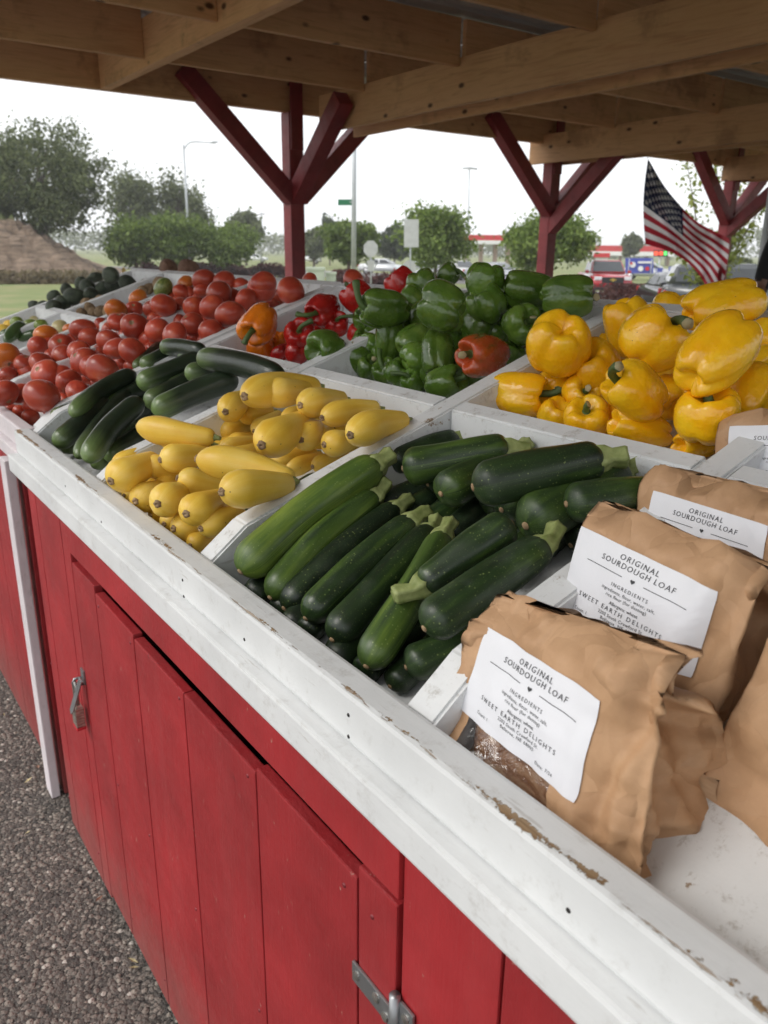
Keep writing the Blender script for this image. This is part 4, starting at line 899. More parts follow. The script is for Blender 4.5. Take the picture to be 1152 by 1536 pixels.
for x, y, r, l in [(8, 534, 21, 1.5), (69, 502, 17, 1.5), (107, 496, 12, 1.5), (174, 464, 17, 1.6), (207, 447, 14, 1.5), (215, 455, 11, 1.4), (278, 424, 13, 1.7)]:
    round_veg('tomato', x, y, r, l, TOM_O, 'orange tomato*', 'tomato', 'orange tomatoes beside the red ones')
round_veg('tomato', 245, 432, 15, 1.6, TOM_G, 'green striped tomato at the back among red ones', 'tomato')
round_veg('tomato', 90, 492, 13, 1.4, TOM_Y, 'pale yellow unripe tomato beside the green chilies', 'tomato')
for x, y, r in ((464, 421, 13), (530, 421, 16)):
    round_veg('tomato', x, y, r, 0.9, TOM, 'red tomato standing alone behind the back board', 'tomato', 'tomatoes on the shelf behind the bins')
APROTO = []
for s in range(3):
    V, F = round_shape(s+60, 1.3, 0.0, 0.0); V[:, :2] *= (1-0.22*np.clip(V[:, 2:3]/1.3, -0.3, 1)); APROTO.append((V, F))
for x, y, r, l in [(167, 413, 12, 2.2), (144, 417, 9, 1.8), (192, 425, 11, 1.4), (169, 428, 9, 1.4), (154, 431, 9, 1.4), (122, 426, 10, 1.6), (139, 422, 9, 1.6), (131, 430, 11, 1.5), (136, 442, 11, 1.3), (111, 444, 12, 1.4), (100, 435, 9, 1.5), (81, 446, 10, 1.4), (93, 455, 11, 1.3), (82, 462, 12, 1.2), (64, 461, 9, 1.1), (51, 459, 8, 1.1), (150, 444, 8, .6), (118, 455, 8, .5), (105, 460, 8, .4), (165, 440, 8, .5)]:
    round_veg('avocado', x, y, r*0.92, l, AVO, 'dark green avocado heaped in the end bin', 'avocado', 'avocados heaped in the end bin', APROTO, tilt=(rnd.uniform(1.2, 1.9), rnd.uniform(-0.4, 0.4), rnd.uniform(0, 6.28)))
for u, v in [(65, 245), (105, 225), (130, 205), (180, 215), (160, 235), (125, 245), (150, 185), (205, 190), (265, 165), (250, 175), (310, 140), (375, 130), (400, 105), (425, 105), (30, 255), (75, 258), (190, 240), (90, 205), (220, 205), (285, 150), (345, 145), (360, 115)]:
    round_veg('potato', 100+u/3.03, 390+v/3.03, rnd.uniform(6.5, 8.5), rnd.uniform(1.0, 1.6), POT, 'small brown potato in the bin between avocados and tomatoes', 'potato', 'small potatoes in their bin', APROTO)
for px, py, rp, l, lab in ((252, 402, 12, 1.2, 'pointed brown sweet potato on the shelf behind the tomatoes'), (283, 404, 13, 1.0, 'round brown sweet potato on the shelf behind the tomatoes')):
    round_veg('sweet_potato', px, py, rp, l, SWEET, lab, 'sweet potato', None, APROTO, tilt=(1.3, 0.2, 0.9 if px < 260 else 2.6), stretch=(1, 1, 1.35 if px < 260 else 0.85))
def chili(x0, y0, x1, y1, hw, l, mat, label, group):
    r = 0.02
    for _ in range(3): r = hw/scale_at(tray((x0+x1)/2, (y0+y1)/2, lvl(r, l)))
    A, B = tray(x0, y0, lvl(r, l)), tray(x1, y1, lvl(r, l+0.4)); s = np.linspace(0, 1, 16)
    P = A+s[:, None]*(B-A); P[:, 2] += 0.25*r*np.sin(s*3.1)
    prof = np.maximum(np.sqrt(np.clip(1-(1-np.clip(s/0.5, 0, 1))**2, 0, 1))*np.sqrt(np.clip(1-(1-np.clip((1-s)/0.12, 0, 1))**2, 0, 1)), 0.05)
    V, F, UV = sweep(P, r*prof, 14, lambda t, a: 1+0.06*math.cos(3*a)); C = P.mean(0)
    o = mesh('chili_pepper', V, F, mat, None, True, UV, C); tag(o, label, 'chili', group)
    d = (B-A)/np.linalg.norm(B-A); V, F, _ = sweep([B-d*0.003, B+d*0.008, B+d*0.022+np.array([0, 0, 0.006])], [r*0.5, r*0.3, r*0.25], 8); mesh('stem', V, F, STEM, o, loc=C)
for row in [(0, 508, 12, 500, 7), (8, 514, 34, 489, 10), (17, 514, 56, 500, 7), (33, 503, 65, 494, 6), (40, 497, 70, 489, 5)]:
    chili(*row, 1.3, JAL, 'dark green chili pepper in the bin beside the tomatoes', 'green chilies in their bin')
for x, y, r in ((26, 485, 10), (46, 488, 9), (61, 488, 9)): round_veg('tomatillo', x, y, r, 1.6, TOMATIL, 'round pale green tomatillo behind the chili peppers', 'tomatillo', 'tomatillos behind the chilies')
for x, y, r in ((4, 494, 8), (13, 488, 8), (50, 480, 6)): round_veg('lemon_cucumber', x, y, r, 1.4, TOM_Y if r < 7 else SQU, 'small round yellow squash beside the tomatillos', 'squash', 'small yellow squash in the chili bin')

# ------------------------------------------------------------------ bread bags
g = G('kraft_paper'); c = g.co(jitter=True)
n1 = g.noise(c, 22, 5, 0.6); fib = g.noise(c, 260, 4, 0.7)
col = g.ramp(n1, [(0.3, (0.46, 0.27, 0.145)), (0.7, (0.58, 0.355, 0.20))])
col = g.mix(g.math('MULTIPLY', fib, 0.22), col, (0.30, 0.17, 0.085))
g.set(Color=col, Roughness=0.62, IOR_Level=0.35); 
for sc_, st_ in ((17.0, 0.68), (43.0, 0.42)):     # crumpled paper: flat facets meeting in sharp creases
    vo = g.n('TexVoronoi', {'Vector': g.n('VectorMath', {0: c, 1: g.n('VectorMath', {0: g.noise(c, 9, 3, out=1), 1: (0.09, 0.09, 0.09)}, operation='MULTIPLY').outputs[0]}, operation='ADD').outputs[0], 'Scale': sc_})
    dd_ = g.n('VectorMath', {0: c, 1: vo.outputs['Position']}, operation='SUBTRACT').outputs[0]
    cc_ = g.n('VectorMath', {0: vo.outputs['Color'], 1: (0.5, 0.5, 0.5)}, operation='SUBTRACT').outputs[0]
    g.bump(g.n('VectorMath', {0: dd_, 1: cc_}, operation='DOT_PRODUCT').outputs['Value'], st_, 0.8)
g.bump(fib, 0.12, 0.0004); KRAFT = g.m
g = G('label_paper'); g.set(Color=(0.76, 0.765, 0.80), Roughness=0.5); g.bump(g.noise(g.co(), 35, 3), 0.25, 0.0012); g.bump(g.noise(g.co(), 11, 3, 0.5, 1.5), 0.5, 0.006); LABEL = g.m
INK = simple('printed_ink', (0.035, 0.035, 0.04), 0.6)
g = G('bread_crust'); c = g.co()
st = g.noise(g.n('VectorMath', {0: c, 1: (1.0, 0.35, 1.6)}, operation='MULTIPLY').outputs[0], 26, 6, 0.65, 1.6)
col = g.ramp(st, [(0.28, (0.10, 0.035, 0.015)), (0.45, (0.24, 0.105, 0.045)), (0.60, (0.40, 0.24, 0.14)), (0.78, (0.58, 0.47, 0.36))])
g.set(Color=col, Roughness=0.8); g.bump(g.noise(c, 60, 6), 0.6, 0.004); CRUST = g.m
g = G('window_film'); tr = g.n('BsdfTransparent', {'Color': (0.95, 0.94, 0.93)}); gl = g.n('BsdfGlossy', {'Color': (0.9, 0.9, 0.9), 'Roughness': 0.14})
bp = g.n('Bump', {'Height': g.noise(g.co(), 55, 4, 0.6, 1.0), 'Strength': 0.7, 'Distance': 0.004}); g.t.links.new(bp.outputs[0], gl.inputs['Normal'])
mx = g.n('MixShader', {0: 0.09, 1: tr.outputs[0], 2: gl.outputs[0]}); g.t.links.new(mx.outputs[0], g.t.nodes['Material Output'].inputs[0]); FILM = g.m

def text_mesh(body, size, spacing=1.0, shear=0.0):
    cu = bpy.data.curves.new('text', 'FONT'); cu.body = body; cu.size = size; cu.align_x = 'CENTER'; cu.space_character = spacing; cu.shear = shear
    cu.resolution_u = 2
    o = bpy.data.objects.new('text', cu); COL.objects.link(o); bpy.context.view_layer.update()
    me = o.evaluated_get(bpy.context.evaluated_depsgraph_get()).to_mesh()
    V = np.array([v.co[:2] for v in me.vertices]); F = [list(p.vertices) for p in me.polygons]
    bpy.data.objects.remove(o); bpy.data.curves.remove(cu); return V, F
LINES = [('ORIGINAL', 0.50, 0.125, 0.062, 1.25, 0.12), ('SOURDOUGH LOAF', 0.50, 0.205, 0.062, 1.2, 0.12), ('INGREDIENTS', 0.50, 0.405, 0.040, 1.4, 0.05),
 ('ingredients, flour, water, salt,', 0.50, 0.465, 0.036, 1.1, 0.0), ('rice flour (for dusting)', 0.50, 0.515, 0.036, 1.1, 0.0), ('Allergens: wheat', 0.50, 0.585, 0.038, 1.0, 0.0),
 ('SWEET EARTH DELIGHTS', 0.47, 0.655, 0.050, 1.45, 0.05), ('2202 South Crawford St.', 0.50, 0.710, 0.036, 1.1, 0.0), ('Bellevue, NE 68005', 0.50, 0.760, 0.036, 1.15, 0.0), ('Count: 1', 0.20, 0.80, 0.034, 1.1, 0.0), ('Date: 7/24', 0.74, 0.845, 0.034, 1.15, 0.0)]
TM = [(text_mesh(b, s*0.84, sp, sh), x, y) for b, x, y, s, sp, sh in LINES]
_h = [(0.016*16*math.sin(t)**3/16, 0.016*(13*math.cos(t)-5*math.cos(2*t)-2*math.cos(3*t)-math.cos(4*t))/16) for t in np.linspace(0, 2*math.pi, 30)[:-1]]
def tri(x): return abs((x % 1.0)-0.5)*2-0.5
def bread_bag(BL, BR, TL, TR, depth, seed, label, lab=None, win=None, bulge=0.02, group='bagged sourdough loaves'):
    BL, BR, TL, TR = (np.array(p, float) for p in (BL, BR, TL, TR)); R_ = np.random.default_rng(seed)
    right = BR-BL; wid = np.linalg.norm(right); up = (TL+TR-BL-BR)/2; hei = np.linalg.norm(up)
    nrm = np.cross(right, up); nrm /= np.linalg.norm(nrm)
    if nrm[1] > 0: nrm = -nrm
    back = -nrm*1.0; back[2] = 0; back /= np.linalg.norm(back)
    K = [(R_.normal(size=3)*R_.uniform(4, 13), R_.uniform(), R_.uniform(0.0028, 0.0075)) for _ in range(9)] + [(R_.normal(size=3)*R_.uniform(16, 34), R_.uniform(), 0.0017) for _ in range(7)]
    def crease(p): return sum(tri(k@p+f)*a for k, f, a in K)
    def face(u, v, flat=0.0, off=0.0):
        p = (BL*(1-u)+BR*u)*(1-v) + (TL*(1-u)+TR*u)*v
        uu, vv = min(max(u, 0), 1), min(max(v, 0), 1)
        b = bulge*math.sin(math.pi*uu)**0.7*math.sin(math.pi*min(vv*0.95+0.04, 1))**0.8
        # a soft diagonal slump from the shoulder of the loaf
        b += 0.010*math.exp(-((u-0.72-0.25*(v-0.5))/0.09)**2)*(0.3+v) - 0.008*math.exp(-((u-0.86-0.2*(v-0.5))/0.05)**2)
        fl = 1-0.80*flat
        return p + nrm*(b*(1-0.3*flat)+crease(p)*fl+off)
    lu, lv, lw, lh, lang = lab or (0.4, 0.5, 0.118, 0.09, 0)
    def label_uv(a, b):     # label coordinates (0..1, down) to face coordinates
        x, y = (a-0.5)*lw, (0.5-b)*lh; ca, sa = math.cos(lang), math.sin(lang)
        return lu+(x*ca-y*sa)/wid, lv+(x*sa+y*ca)/hei
    def flatness(u, v):
        if not lab: return 0
        du, dv = abs(u-lu)*wid/(lw*0.5), abs(v-lv)*hei/(lh*0.5); d = max(du, dv); return min(max(1.5-d, 0), 0.5)*2
    nf, ns, nv = 64, 14, 60; rows = []
    for j in range(nv+1):
        v = j/nv; t = min(max((v-0.50)/0.5, 0), 1); t = t*t*(3-2*t); dd = depth*(1-t)+0.010
        top_j = 0.012*tri(seed*0.37+v*0) ; ring = []
        for i in range(nf): 
            u = i/(nf-1); p = face(u, v, flatness(u, v))
            if v > 0.88: p = p + back*0.018*((v-0.88)/0.12)**2 + np.array([0, 0, 0.010*tri(u*2.3+seed*0.21)*((v-0.88)/0.12)])
            ring.append(p)
        A, B = face(0, v), face(1, v); 
        if v > 0.88:
            A = ring[0]; B = ring[-1]
        for i in range(1, ns+1):
            k = i/(ns+1); q = B + back*dd*k; q = q - right/wid*(0.020*math.sin(math.pi*k)*(0.35+v)); ring.append(q + right/wid*crease(q)*1.6)
        Bb, Ab = B+back*dd, A+back*dd
        for i in range(nf//2):
            u = 1-i/(nf//2-1); q = Ab*(1-u)+Bb*u; ring.append(q + back*(crease(q)+bulge*0.5*math.sin(math.pi*u)*math.sin(math.pi*v)))
        for i in range(1, ns+1):
            k = 1-i/(ns+1); q = A + back*dd*k; q = q + right/wid*(0.020*math.sin(math.pi*k)*(0.35+v)); ring.append(q - right/wid*crease(q)*1.6)
        rows.append(ring)
    n = len(rows[0]); V = np.array([p for r in rows for p in r]); F = []; filmF = []
    for j in range(nv):
        for i in range(n):
            if win and i < nf-1:
                u, v = (i+0.5)/(nf-1), (j+0.5)/nv
                if win[0] < u < win[1] and win[2] < v < win[3]: continue
            F.append([j*n+i, j*n+(i+1) % n, (j+1)*n+(i+1) % n, (j+1)*n+i])
    F.append(list(range(n))[::-1])
    # the mouth is rolled shut
    F.append([nv*n+i for i in range(n)])
    C = (BL+BR)/2 + back*depth/2
    bagE = empty('bread_bag', C, label, 'bread bag', group)
    mesh('paper_sack', V, F, KRAFT, bagE)
    if win:
        Vf = []; a, b = 22, 22
        for j in range(b+1):
            for i in range(a+1):
                u = win[0]-0.02+(win[1]-win[0]+0.04)*i/a; v = win[2]-0.015+(win[3]-win[2]+0.03)*j/b; Vf.append(face(u, v, flatness(u, v), -0.0012))
        mesh('window_film', Vf, [[j*(a+1)+i, j*(a+1)+i+1, (j+1)*(a+1)+i+1, (j+1)*(a+1)+i] for j in range(b) for i in range(a)], FILM, bagE)
    if lab:
        a, b = 26, 20; Vl = []; UV = []
        for j in range(b+1):
            for i in range(a+1):
                x, y = i/a, j/b
                # rounded corners
                cx_, cy_ = abs(x-0.5)*2, abs(y-0.5)*2; k = 1-0.012*max(0, cx_+cy_-1.85)*6
                u, v = label_uv(0.5+(x-0.5)*k, 0.5+(y-0.5)*k); Vl.append(face(u, v, flatness(u, v), 0.0014))
        L = mesh('label', Vl, [[j*(a+1)+i, (j+1)*(a+1)+i, (j+1)*(a+1)+i+1, j*(a+1)+i+1] for j in range(b) for i in range(a)], LABEL, bagE)
        k = lh/lw
        def put(name, pts, faces):
            Q = []
            for x, y in pts:
                u, v = label_uv(x, y); Q.append(face(u, v, flatness(u, v), 0.0019))
            mesh(name, Q, faces, INK, L, False)
        for (tv, tf), x, y in TM:
            put('lettering', [(x+p[0], y/0.90-p[1]/k) for p in tv], tf)
        put('heart', [(0.5+p[0], 0.31-p[1]/k) for p in _h], [list(range(len(_h)))])
        for x0, x1 in ((0.13, 0.42), (0.58, 0.88)):
            pts = [(x0+(x1-x0)*i/12, 0.31+s) for i in range(13) for s in (-0.004, 0.004)]; put('rule', pts, [[2*i, 2*i+1, 2*i+3, 2*i+2] for i in range(12)])
    return bagE, (BL+BR)/2, right/wid, up/hei, back, wid, hei, depth
def loaf(bag, k, label):
    _, base, rt, up, bk, w, h, d = bag
    C = base + bk*(d*0.37) + up*h*0.38 - rt*w*0.10; nt, na = 24, 40; V = []
    sp = lambda c_, e: math.copysign(abs(c_)**e, c_)
    for i in range(nt+1):
        f = math.pi*i/nt-math.pi/2
        for j in range(na):
            a = 2*math.pi*j/na
            q = np.array([sp(math.sin(f), 0.7)*w*0.35, sp(math.cos(f), 0.38)*sp(math.cos(a), 0.55)*d*0.36, sp(math.cos(f), 0.5)*sp(math.sin(a), 0.6)*h*0.38])
            s = 1+0.03*math.sin(q[0]*90+q[2]*40+k)
            V.append(C + rt*q[0] + (bk*q[1] + up*q[2])*s)
    F = [[i*na+j, i*na+(j+1) % na, (i+1)*na+(j+1) % na, (i+1)*na+j] for i in range(nt) for j in range(na)]
    tag(mesh('bread_loaf', V, F, CRUST, None, True, loc=C), label, 'bread', 'loaves inside the paper bags')
A = bread_bag((0.478, 0.052, 0.926), (0.668, 0.058, 0.930), (0.465, 0.100, 1.086), (0.638, 0.108, 1.094), 0.088, 3, 'front brown paper bread bag standing against the rail with its label showing whole', (0.405, 0.600, 0.136, 0.078, -0.10), (0.08, 0.60, 0.08, 0.80), 0.016)
loaf(A, 0, 'flour-dusted loaf behind the window of the bag at the rail')
B = bread_bag((0.468, 0.180, 0.972), (0.628, 0.190, 0.974), (0.456, 0.232, 1.143), (0.632, 0.228, 1.136), 0.10, 11, 'brown paper bread bag standing second from the rail, crumpled at its shoulder', (0.42, 0.64, 0.138, 0.078, -0.05), (0.07, 0.60, 0.10, 0.80), 0.016)
loaf(B, 1, 'loaf behind the window of the second bag from the rail')
Cb = bread_bag((0.447, 0.300, 1.015), (0.640, 0.305, 1.018), (0.428, 0.352, 1.152), (0.615, 0.345, 1.158), 0.085, 23, 'brown paper bread bag standing third from the rail before the cross board', (0.44, 0.60, 0.134, 0.076, -0.04), None, 0.012)
D_ = bread_bag((0.436, 0.478, 1.085), (0.630, 0.482, 1.087), (0.404, 0.512, 1.190), (0.600, 0.510, 1.222), 0.085, 31, 'brown paper bread bag with torn-looking folded edge beside the yellow peppers', (0.44, 0.60, 0.132, 0.076, 0.05), (0.10, 0.60, 0.05, 0.75), 0.012)
loaf(D_, 2, 'loaf showing in the bag beside the yellow peppers')
bread_bag((0.640, 0.158, 0.963), (0.830, 0.162, 0.966), (0.662, 0.215, 1.138), (0.836, 0.215, 1.155), 0.10, 47, 'brown paper bread bag turned backside out, standing apart in the next row', None, None, 0.018)

# ------------------------------------------------------------------ the flag
g = G('flag_cloth'); uv = g.n('SeparateXYZ', {0: g.n('TexCoord').outputs['UV']})
u_, v_ = uv.outputs[0], uv.outputs[1]
stripe = g.math('MODULO', g.math('FLOOR', g.math('MULTIPLY', v_, 13.0)), 2.0)
col = g.mix(stripe, (0.36, 0.014, 0.03), (0.74, 0.72, 0.74))
cant = g.math('MULTIPLY', g.math('LESS_THAN', u_, 0.40), g.math('LESS_THAN', v_, 7/13))
col = g.mix(cant, col, (0.020, 0.026, 0.060)); g.set(Color=col, Roughness=0.8); g.bump(g.noise(g.co(), 300, 2), 0.1, 0.0005)
trn = g.n('BsdfTranslucent', {'Color': col}); mx = g.n('MixShader', {0: 0.35, 1: g.b.outputs[0], 2: trn.outputs[0]}); g.t.links.new(mx.outputs[0], g.t.nodes['Material Output'].inputs[0]); FLAG = g.m
_top = curve_pts([(972, 238, 0), (1000, 284, 0), (1040, 328, 0), (1072, 347, 0), (1094, 358, 0)], 61)
_bot = curve_pts([(968, 366, 0), (1008, 379, 0), (1036, 398, 0), (1056, 424, 0), (1070, 462, 0)], 61)
def flag_pt(s, t, off=0.0):
    i = s*60; a = min(int(i), 59); f = i-a
    T_, B_ = _top[a]*(1-f)+_top[a+1]*f, _bot[a]*(1-f)+_bot[a+1]*f
    hoist = -5*math.sin(math.pi*t)*(1-s)**3
    p = T_*(1-t)+B_*t
    x = p[0]+hoist+ (10*math.sin(math.pi*t))*s**2*0.6; y = p[1]
    dx = 0.20+0.10*math.sin(9*s+5*t)*(0.35+s)+0.055*math.sin(17*s-7*t)+off
    return on_x(x, y, XH+dx)
V = []; UV = []
for j in range(41):
    for i in range(61): V.append(flag_pt(i/60, j/40)); UV.append((i/60, j/40))
flag = empty('flag', flag_pt(0, 0), 'stars and stripes flag hanging from the shelter beam beside a red post', 'flag')
mesh('cloth', V, [[j*61+i, j*61+i+1, (j+1)*61+i+1, (j+1)*61+i] for j in range(40) for i in range(60)], FLAG, flag, True, UV)
STAR = simple('star_white', (0.76, 0.75, 0.76), 0.8)
sv, sf = [], []
for r_ in range(9):
    for k in range(6 if r_ % 2 == 0 else 5):
        cs = (0.40/12)*(1+2*k+(r_ % 2)); ct = (7/13)/10*(r_+1)
        for off in (0.004, -0.004):
            b0 = len(sv)
            sv.append(flag_pt(cs, ct, off))
            for q in range(10):
                rr = 0.024 if q % 2 == 0 else 0.0098; an = math.pi*q/5
                sv.append(flag_pt(max(cs+rr*math.sin(an), 0), ct-rr*1.75*math.cos(an)*0.95, off))
            sf += [[b0, b0+1+q, b0+1+(q+1) % 10] for q in range(10)]
tag(mesh('stars', sv, sf, STAR, flag, False), kind='stuff')
V, F, _ = sweep([flag_pt(0, 0.0), flag_pt(0, 0)+np.array([-0.04, 0.0, 0.07])], [0.004, 0.004], 6); mesh('tie', V, F, STAR, flag)

# ------------------------------------------------------------------ trees
BARK = simple('bark', (0.09, 0.065, 0.048), 0.9, 0.3, 12, 0.01)
FOL = {'near': m_foliage('leaf_green', (0.06, 0.10, 0.022), (0.19, 0.26, 0.06)), 'dark': m_foliage('leaf_dark', (0.06, 0.08, 0.034), (0.17, 0.20, 0.085)),
       'fresh': m_foliage('leaf_fresh', (0.075, 0.13, 0.022), (0.23, 0.31, 0.07)), 'pine': m_foliage('needles', (0.035, 0.055, 0.03), (0.09, 0.115, 0.06)), 'sap': m_foliage('leaf_sapling', (0.12, 0.16, 0.03), (0.30, 0.34, 0.10)), 'barb': m_foliage('leaf_barberry', (0.045, 0.018, 0.018), (0.13, 0.055, 0.048))}
def leaves(R_, C, S, N):
    """quads around centres C with sizes S"""
    n = len(C); a = R_.normal(size=(n, 3)); a /= np.linalg.norm(a, axis=1)[:, None]; b = np.cross(a, R_.normal(size=(n, 3))); b /= np.linalg.norm(b, axis=1)[:, None]
    a = a*S[:, None]*0.62; b = b*S[:, None]*0.38
    V = np.stack([C-a, C+b*0.9, C+a, C-b*0.9], 1).reshape(-1, 3)
    return V, np.arange(n*4).reshape(-1, 4)
def clumped(R_, base, rx, ry, rz, nclump, nleaf, spread, shell=0.55):
    d = R_.normal(size=(nclump, 3)); d /= np.linalg.norm(d, axis=1)[:, None]
    rad = shell+(1-shell)*R_.random(nclump)**0.6
    cc = d*rad[:, None]
    w = R_.random(nclump)+0.35; idx = R_.choice(nclump, nleaf, p=w/w.sum())
    p = cc[idx] + R_.normal(size=(nleaf, 3))*spread*(0.7+0.6*R_.random((nclump, 1))[idx])
    return base + p*np.array([rx, ry, rz]), cc*np.array([rx, ry, rz])+base
def tree(px, ytop, ycrown, hw, dist, mat, name, label, group=None, nleaf=5000, ls=0.3, nclump=70, spread=0.16, seed=None, lean=0, shell=0.55):
    R_ = np.random.default_rng(seed if seed is not None else int(px*7+dist))
    top, low = far(px, ytop, dist), far(px, ycrown, dist); bx, by = top[0], top[1]; gz = tz(bx, by)
    rad = np.linalg.norm(far(px+hw, ycrown, dist)-far(px-hw, ycrown, dist))/2
    zc = (top[2]+low[2])/2; rz = max((top[2]-low[2])/2, 0.5)
    e = empty(name, (bx, by, gz), label, 'tree', group)
    P, cc = clumped(R_, np.array([bx, by, zc]), rad*0.86, rad*0.86, rz*0.86, nclump, nleaf, spread, shell)
    V, F = leaves(R_, P, ls*(0.6+0.8*R_.random(nleaf)), nleaf)
    me = bpy.data.meshes.new('crown'); me.vertices.add(len(V)); me.vertices.foreach_set('co', V.ravel()); me.loops.add(F.size); me.loops.foreach_set('vertex_index', F.ravel()); me.polygons.add(len(F)); me.polygons.foreach_set('loop_start', np.arange(len(F))*4); me.update(calc_edges=True); me.materials.append(mat)
    o = bpy.data.objects.new('crown', me); link(o, e); o['kind'] = 'stuff'
    tr_ = max(0.05, rad*0.055); V, F, _ = sweep(curve_pts([(bx, by, gz-0.2), (bx+tr_*0.6, by, (gz+zc)/2), (bx, by+tr_*0.5, zc+rz*0.4)], 10), np.linspace(tr_*1.35, tr_*0.4, 10), 9)
    t = mesh('trunk', V, F, BARK, e)
    for k in R_.choice(len(cc), min(9, len(cc)), replace=False):
        s = np.array([bx, by, min(gz+(zc-gz)*R_.uniform(0.55, 1.1), cc[k][2]-0.05)]); V, F, _ = sweep(curve_pts([s, (s+cc[k])/2+np.array([0, 0, 0.1*rz]), cc[k]], 7), np.linspace(tr_*0.5, tr_*0.1, 7), 6); mesh('limb', V, F, BARK, t)
    return e
TG = 'trees beyond the road'
tree(45, 172, 368, 128, 66, FOL['dark'], 'spreading_tree', 'tall loose-crowned tree rising behind the bare earth bank', None, 26000, 0.22, 130, 0.11, 5, shell=0.3)
tree(-70, 200, 368, 90, 70, FOL['dark'], 'spreading_tree', 'tall loose-crowned tree beside the larger one on the earth bank', None, 7000, 0.30, 70, 0.12, 6, shell=0.35)
tree(192, 254, 385, 46, 96, FOL['dark'], 'tall_tree', 'tall airy dark tree nearest the earth bank behind the round lawn trees', TG, 9000, 0.32, 30, 0.19, shell=0.4)
tree(266, 260, 385, 50, 96, FOL['dark'], 'tall_tree', 'tall airy dark tree behind the street lamp', TG, 9000, 0.32, 30, 0.19, shell=0.4)
for px, yt, hw, lab in ((199, 326, 44, 'round green lawn tree nearest the earth bank'), (264, 320, 50, 'round green lawn tree beside the street lamp'), (336, 330, 50, 'broad green lawn tree between street lamp and red post')):
    tree(px, yt, 393, hw, 62, FOL['near'], 'lawn_tree', lab, TG, 9000, 0.24, 34, 0.21, shell=0.45)
tree(366, 311, 380, 28, 118, FOL['dark'], 'tall_tree', 'dark round tree far behind the lawn trees', TG, 3000, 0.5, 40, 0.15)
tree(470, 345, 388, 26, 110, FOL['dark'], 'tall_tree', 'dark small tree seen just past the red post', TG, 2500, 0.5, 40, 0.15)
tree(494, 326, 385, 16, 125, FOL['pine'], 'conifer', 'narrow dark conifer behind the street name pole', TG, 2000, 0.45, 40, 0.15)
tree(522, 328, 396, 46, 60, FOL['near'], 'lawn_tree', 'round green tree behind the pole with the street name sign', TG, 6000, 0.30, 80, 0.15)
tree(592, 338, 392, 26, 100, FOL['pine'], 'conifer', 'dark conifer between the stop sign and the square sign', TG, 3000, 0.45, 40, 0.15)
tree(655, 310, 402, 57, 50, FOL['fresh'], 'lawn_tree', 'fresh green round tree behind the square sign back', TG, 12000, 0.20, 42, 0.19, shell=0.45)
tree(830, 322, 408, 66, 44, FOL['fresh'], 'lawn_tree', 'fresh green round tree behind the middle red post', TG, 13000, 0.18, 42, 0.19, shell=0.45)
tree(948, 352, 385, 17, 150, FOL['dark'], 'tall_tree', 'dark tree behind the red roofed canopy', TG, 2500, 0.55, 40, 0.15)
tree(1105, 385, 412, 26, 80, FOL['dark'], 'tall_tree', 'low dark tree beyond the parked vehicles', TG, 2500, 0.4, 40, 0.15)
# sapling close behind the shelter
R_ = np.random.default_rng(4); sp0 = far(1062, 460, 14.5); sp0[2] = tz(sp0[0], sp0[1])
sap = empty('sapling', sp0, 'slender young tree with sparse pale leaves close behind the flag', 'tree')
stems = [(1062, 1030, 240), (1062, 1075, 245), (1062, 1128, 262), (1062, 1148, 300), (1062, 1005, 330), (1062, 1100, 330)]
pts = []
for k, (a, b, y) in enumerate(stems):
    tip = far(b, y, 14.5+R_.uniform(-0.4, 0.4)); st = sp0 + np.array([0, 0, 0.2+0.1*k]); mid = (st*0.45+tip*0.55)+np.array([R_.uniform(-.15, .15), R_.uniform(-.15, .15), -0.1])
    Q = curve_pts([st, mid, tip], 30); V, F, _ = sweep(Q, np.linspace(0.022, 0.004, 30), 6); mesh('trunk' if k == 0 else 'stem', V, F, BARK, sap)
    for q in Q[8:]: pts += [q+R_.normal(size=3)*0.10*np.array([1, 1, .8]) for _ in range(11)]
V, F = leaves(R_, np.array(pts), 0.075*(0.6+0.8*R_.random(len(pts))), len(pts)); tag(mesh('crown', V, F, FOL['sap'], sap, False), kind='stuff')
# hedges and distant woods
def hedge(pts, h, w, mat, name, label, n=5000, ls=0.16, group=None):
    R_ = np.random.default_rng(int(pts[0][0])+n); P = np.array([far(p, 378, d) for p, d in pts]); t = R_.random(n)*(len(P)-1); i = t.astype(int); f = (t-i)[:, None]
    C = P[i]*(1-f)+P[np.minimum(i+1, len(P)-1)]*f; C = C + R_.normal(size=(n, 3))*np.array([w, w, 0])*0.35
    gz = np.array([tz(a, b) for a, b in C[:, :2]]); lump = 0.78+0.22*np.sin(C[:, 0]*1.9+1.3*np.sin(C[:, 1]*1.1)); C[:, 2] = gz + h*lump*R_.random(n)**0.55
    V, F = leaves(R_, C, ls*(0.6+0.8*R_.random(n)), n); e = empty(name, (P[0][0], P[0][1], tz(P[0][0], P[0][1])), label, 'hedge', group)
    o = mesh('foliage', V, F, mat, e, False); o['kind'] = 'stuff'
    V, F, _ = sweep([(C[0][0], C[0][1], gz[0]-0.1), (C[0][0], C[0][1], gz[0]+h*0.5)], [0.04, 0.02], 6); mesh('stem', V, F, BARK, e)
hedge([(215, 66), (330, 64), (425, 66)], 1.15, 1.3, FOL['barb'], 'hedge', 'dark red barberry hedge under the lawn trees along the path', 7000, 0.22)
hedge([(510, 44), (560, 43), (612, 44)], 1.15, 1.2, FOL['barb'], 'hedge', 'dark red barberry hedge behind the stop sign post', 5000, 0.18)
hedge([(935, 33), (975, 32), (1000, 33)], 1.0, 1.3, FOL['barb'], 'hedge', 'dark red barberry hedge in front of the red pickup and blue banner', 6000, 0.13)
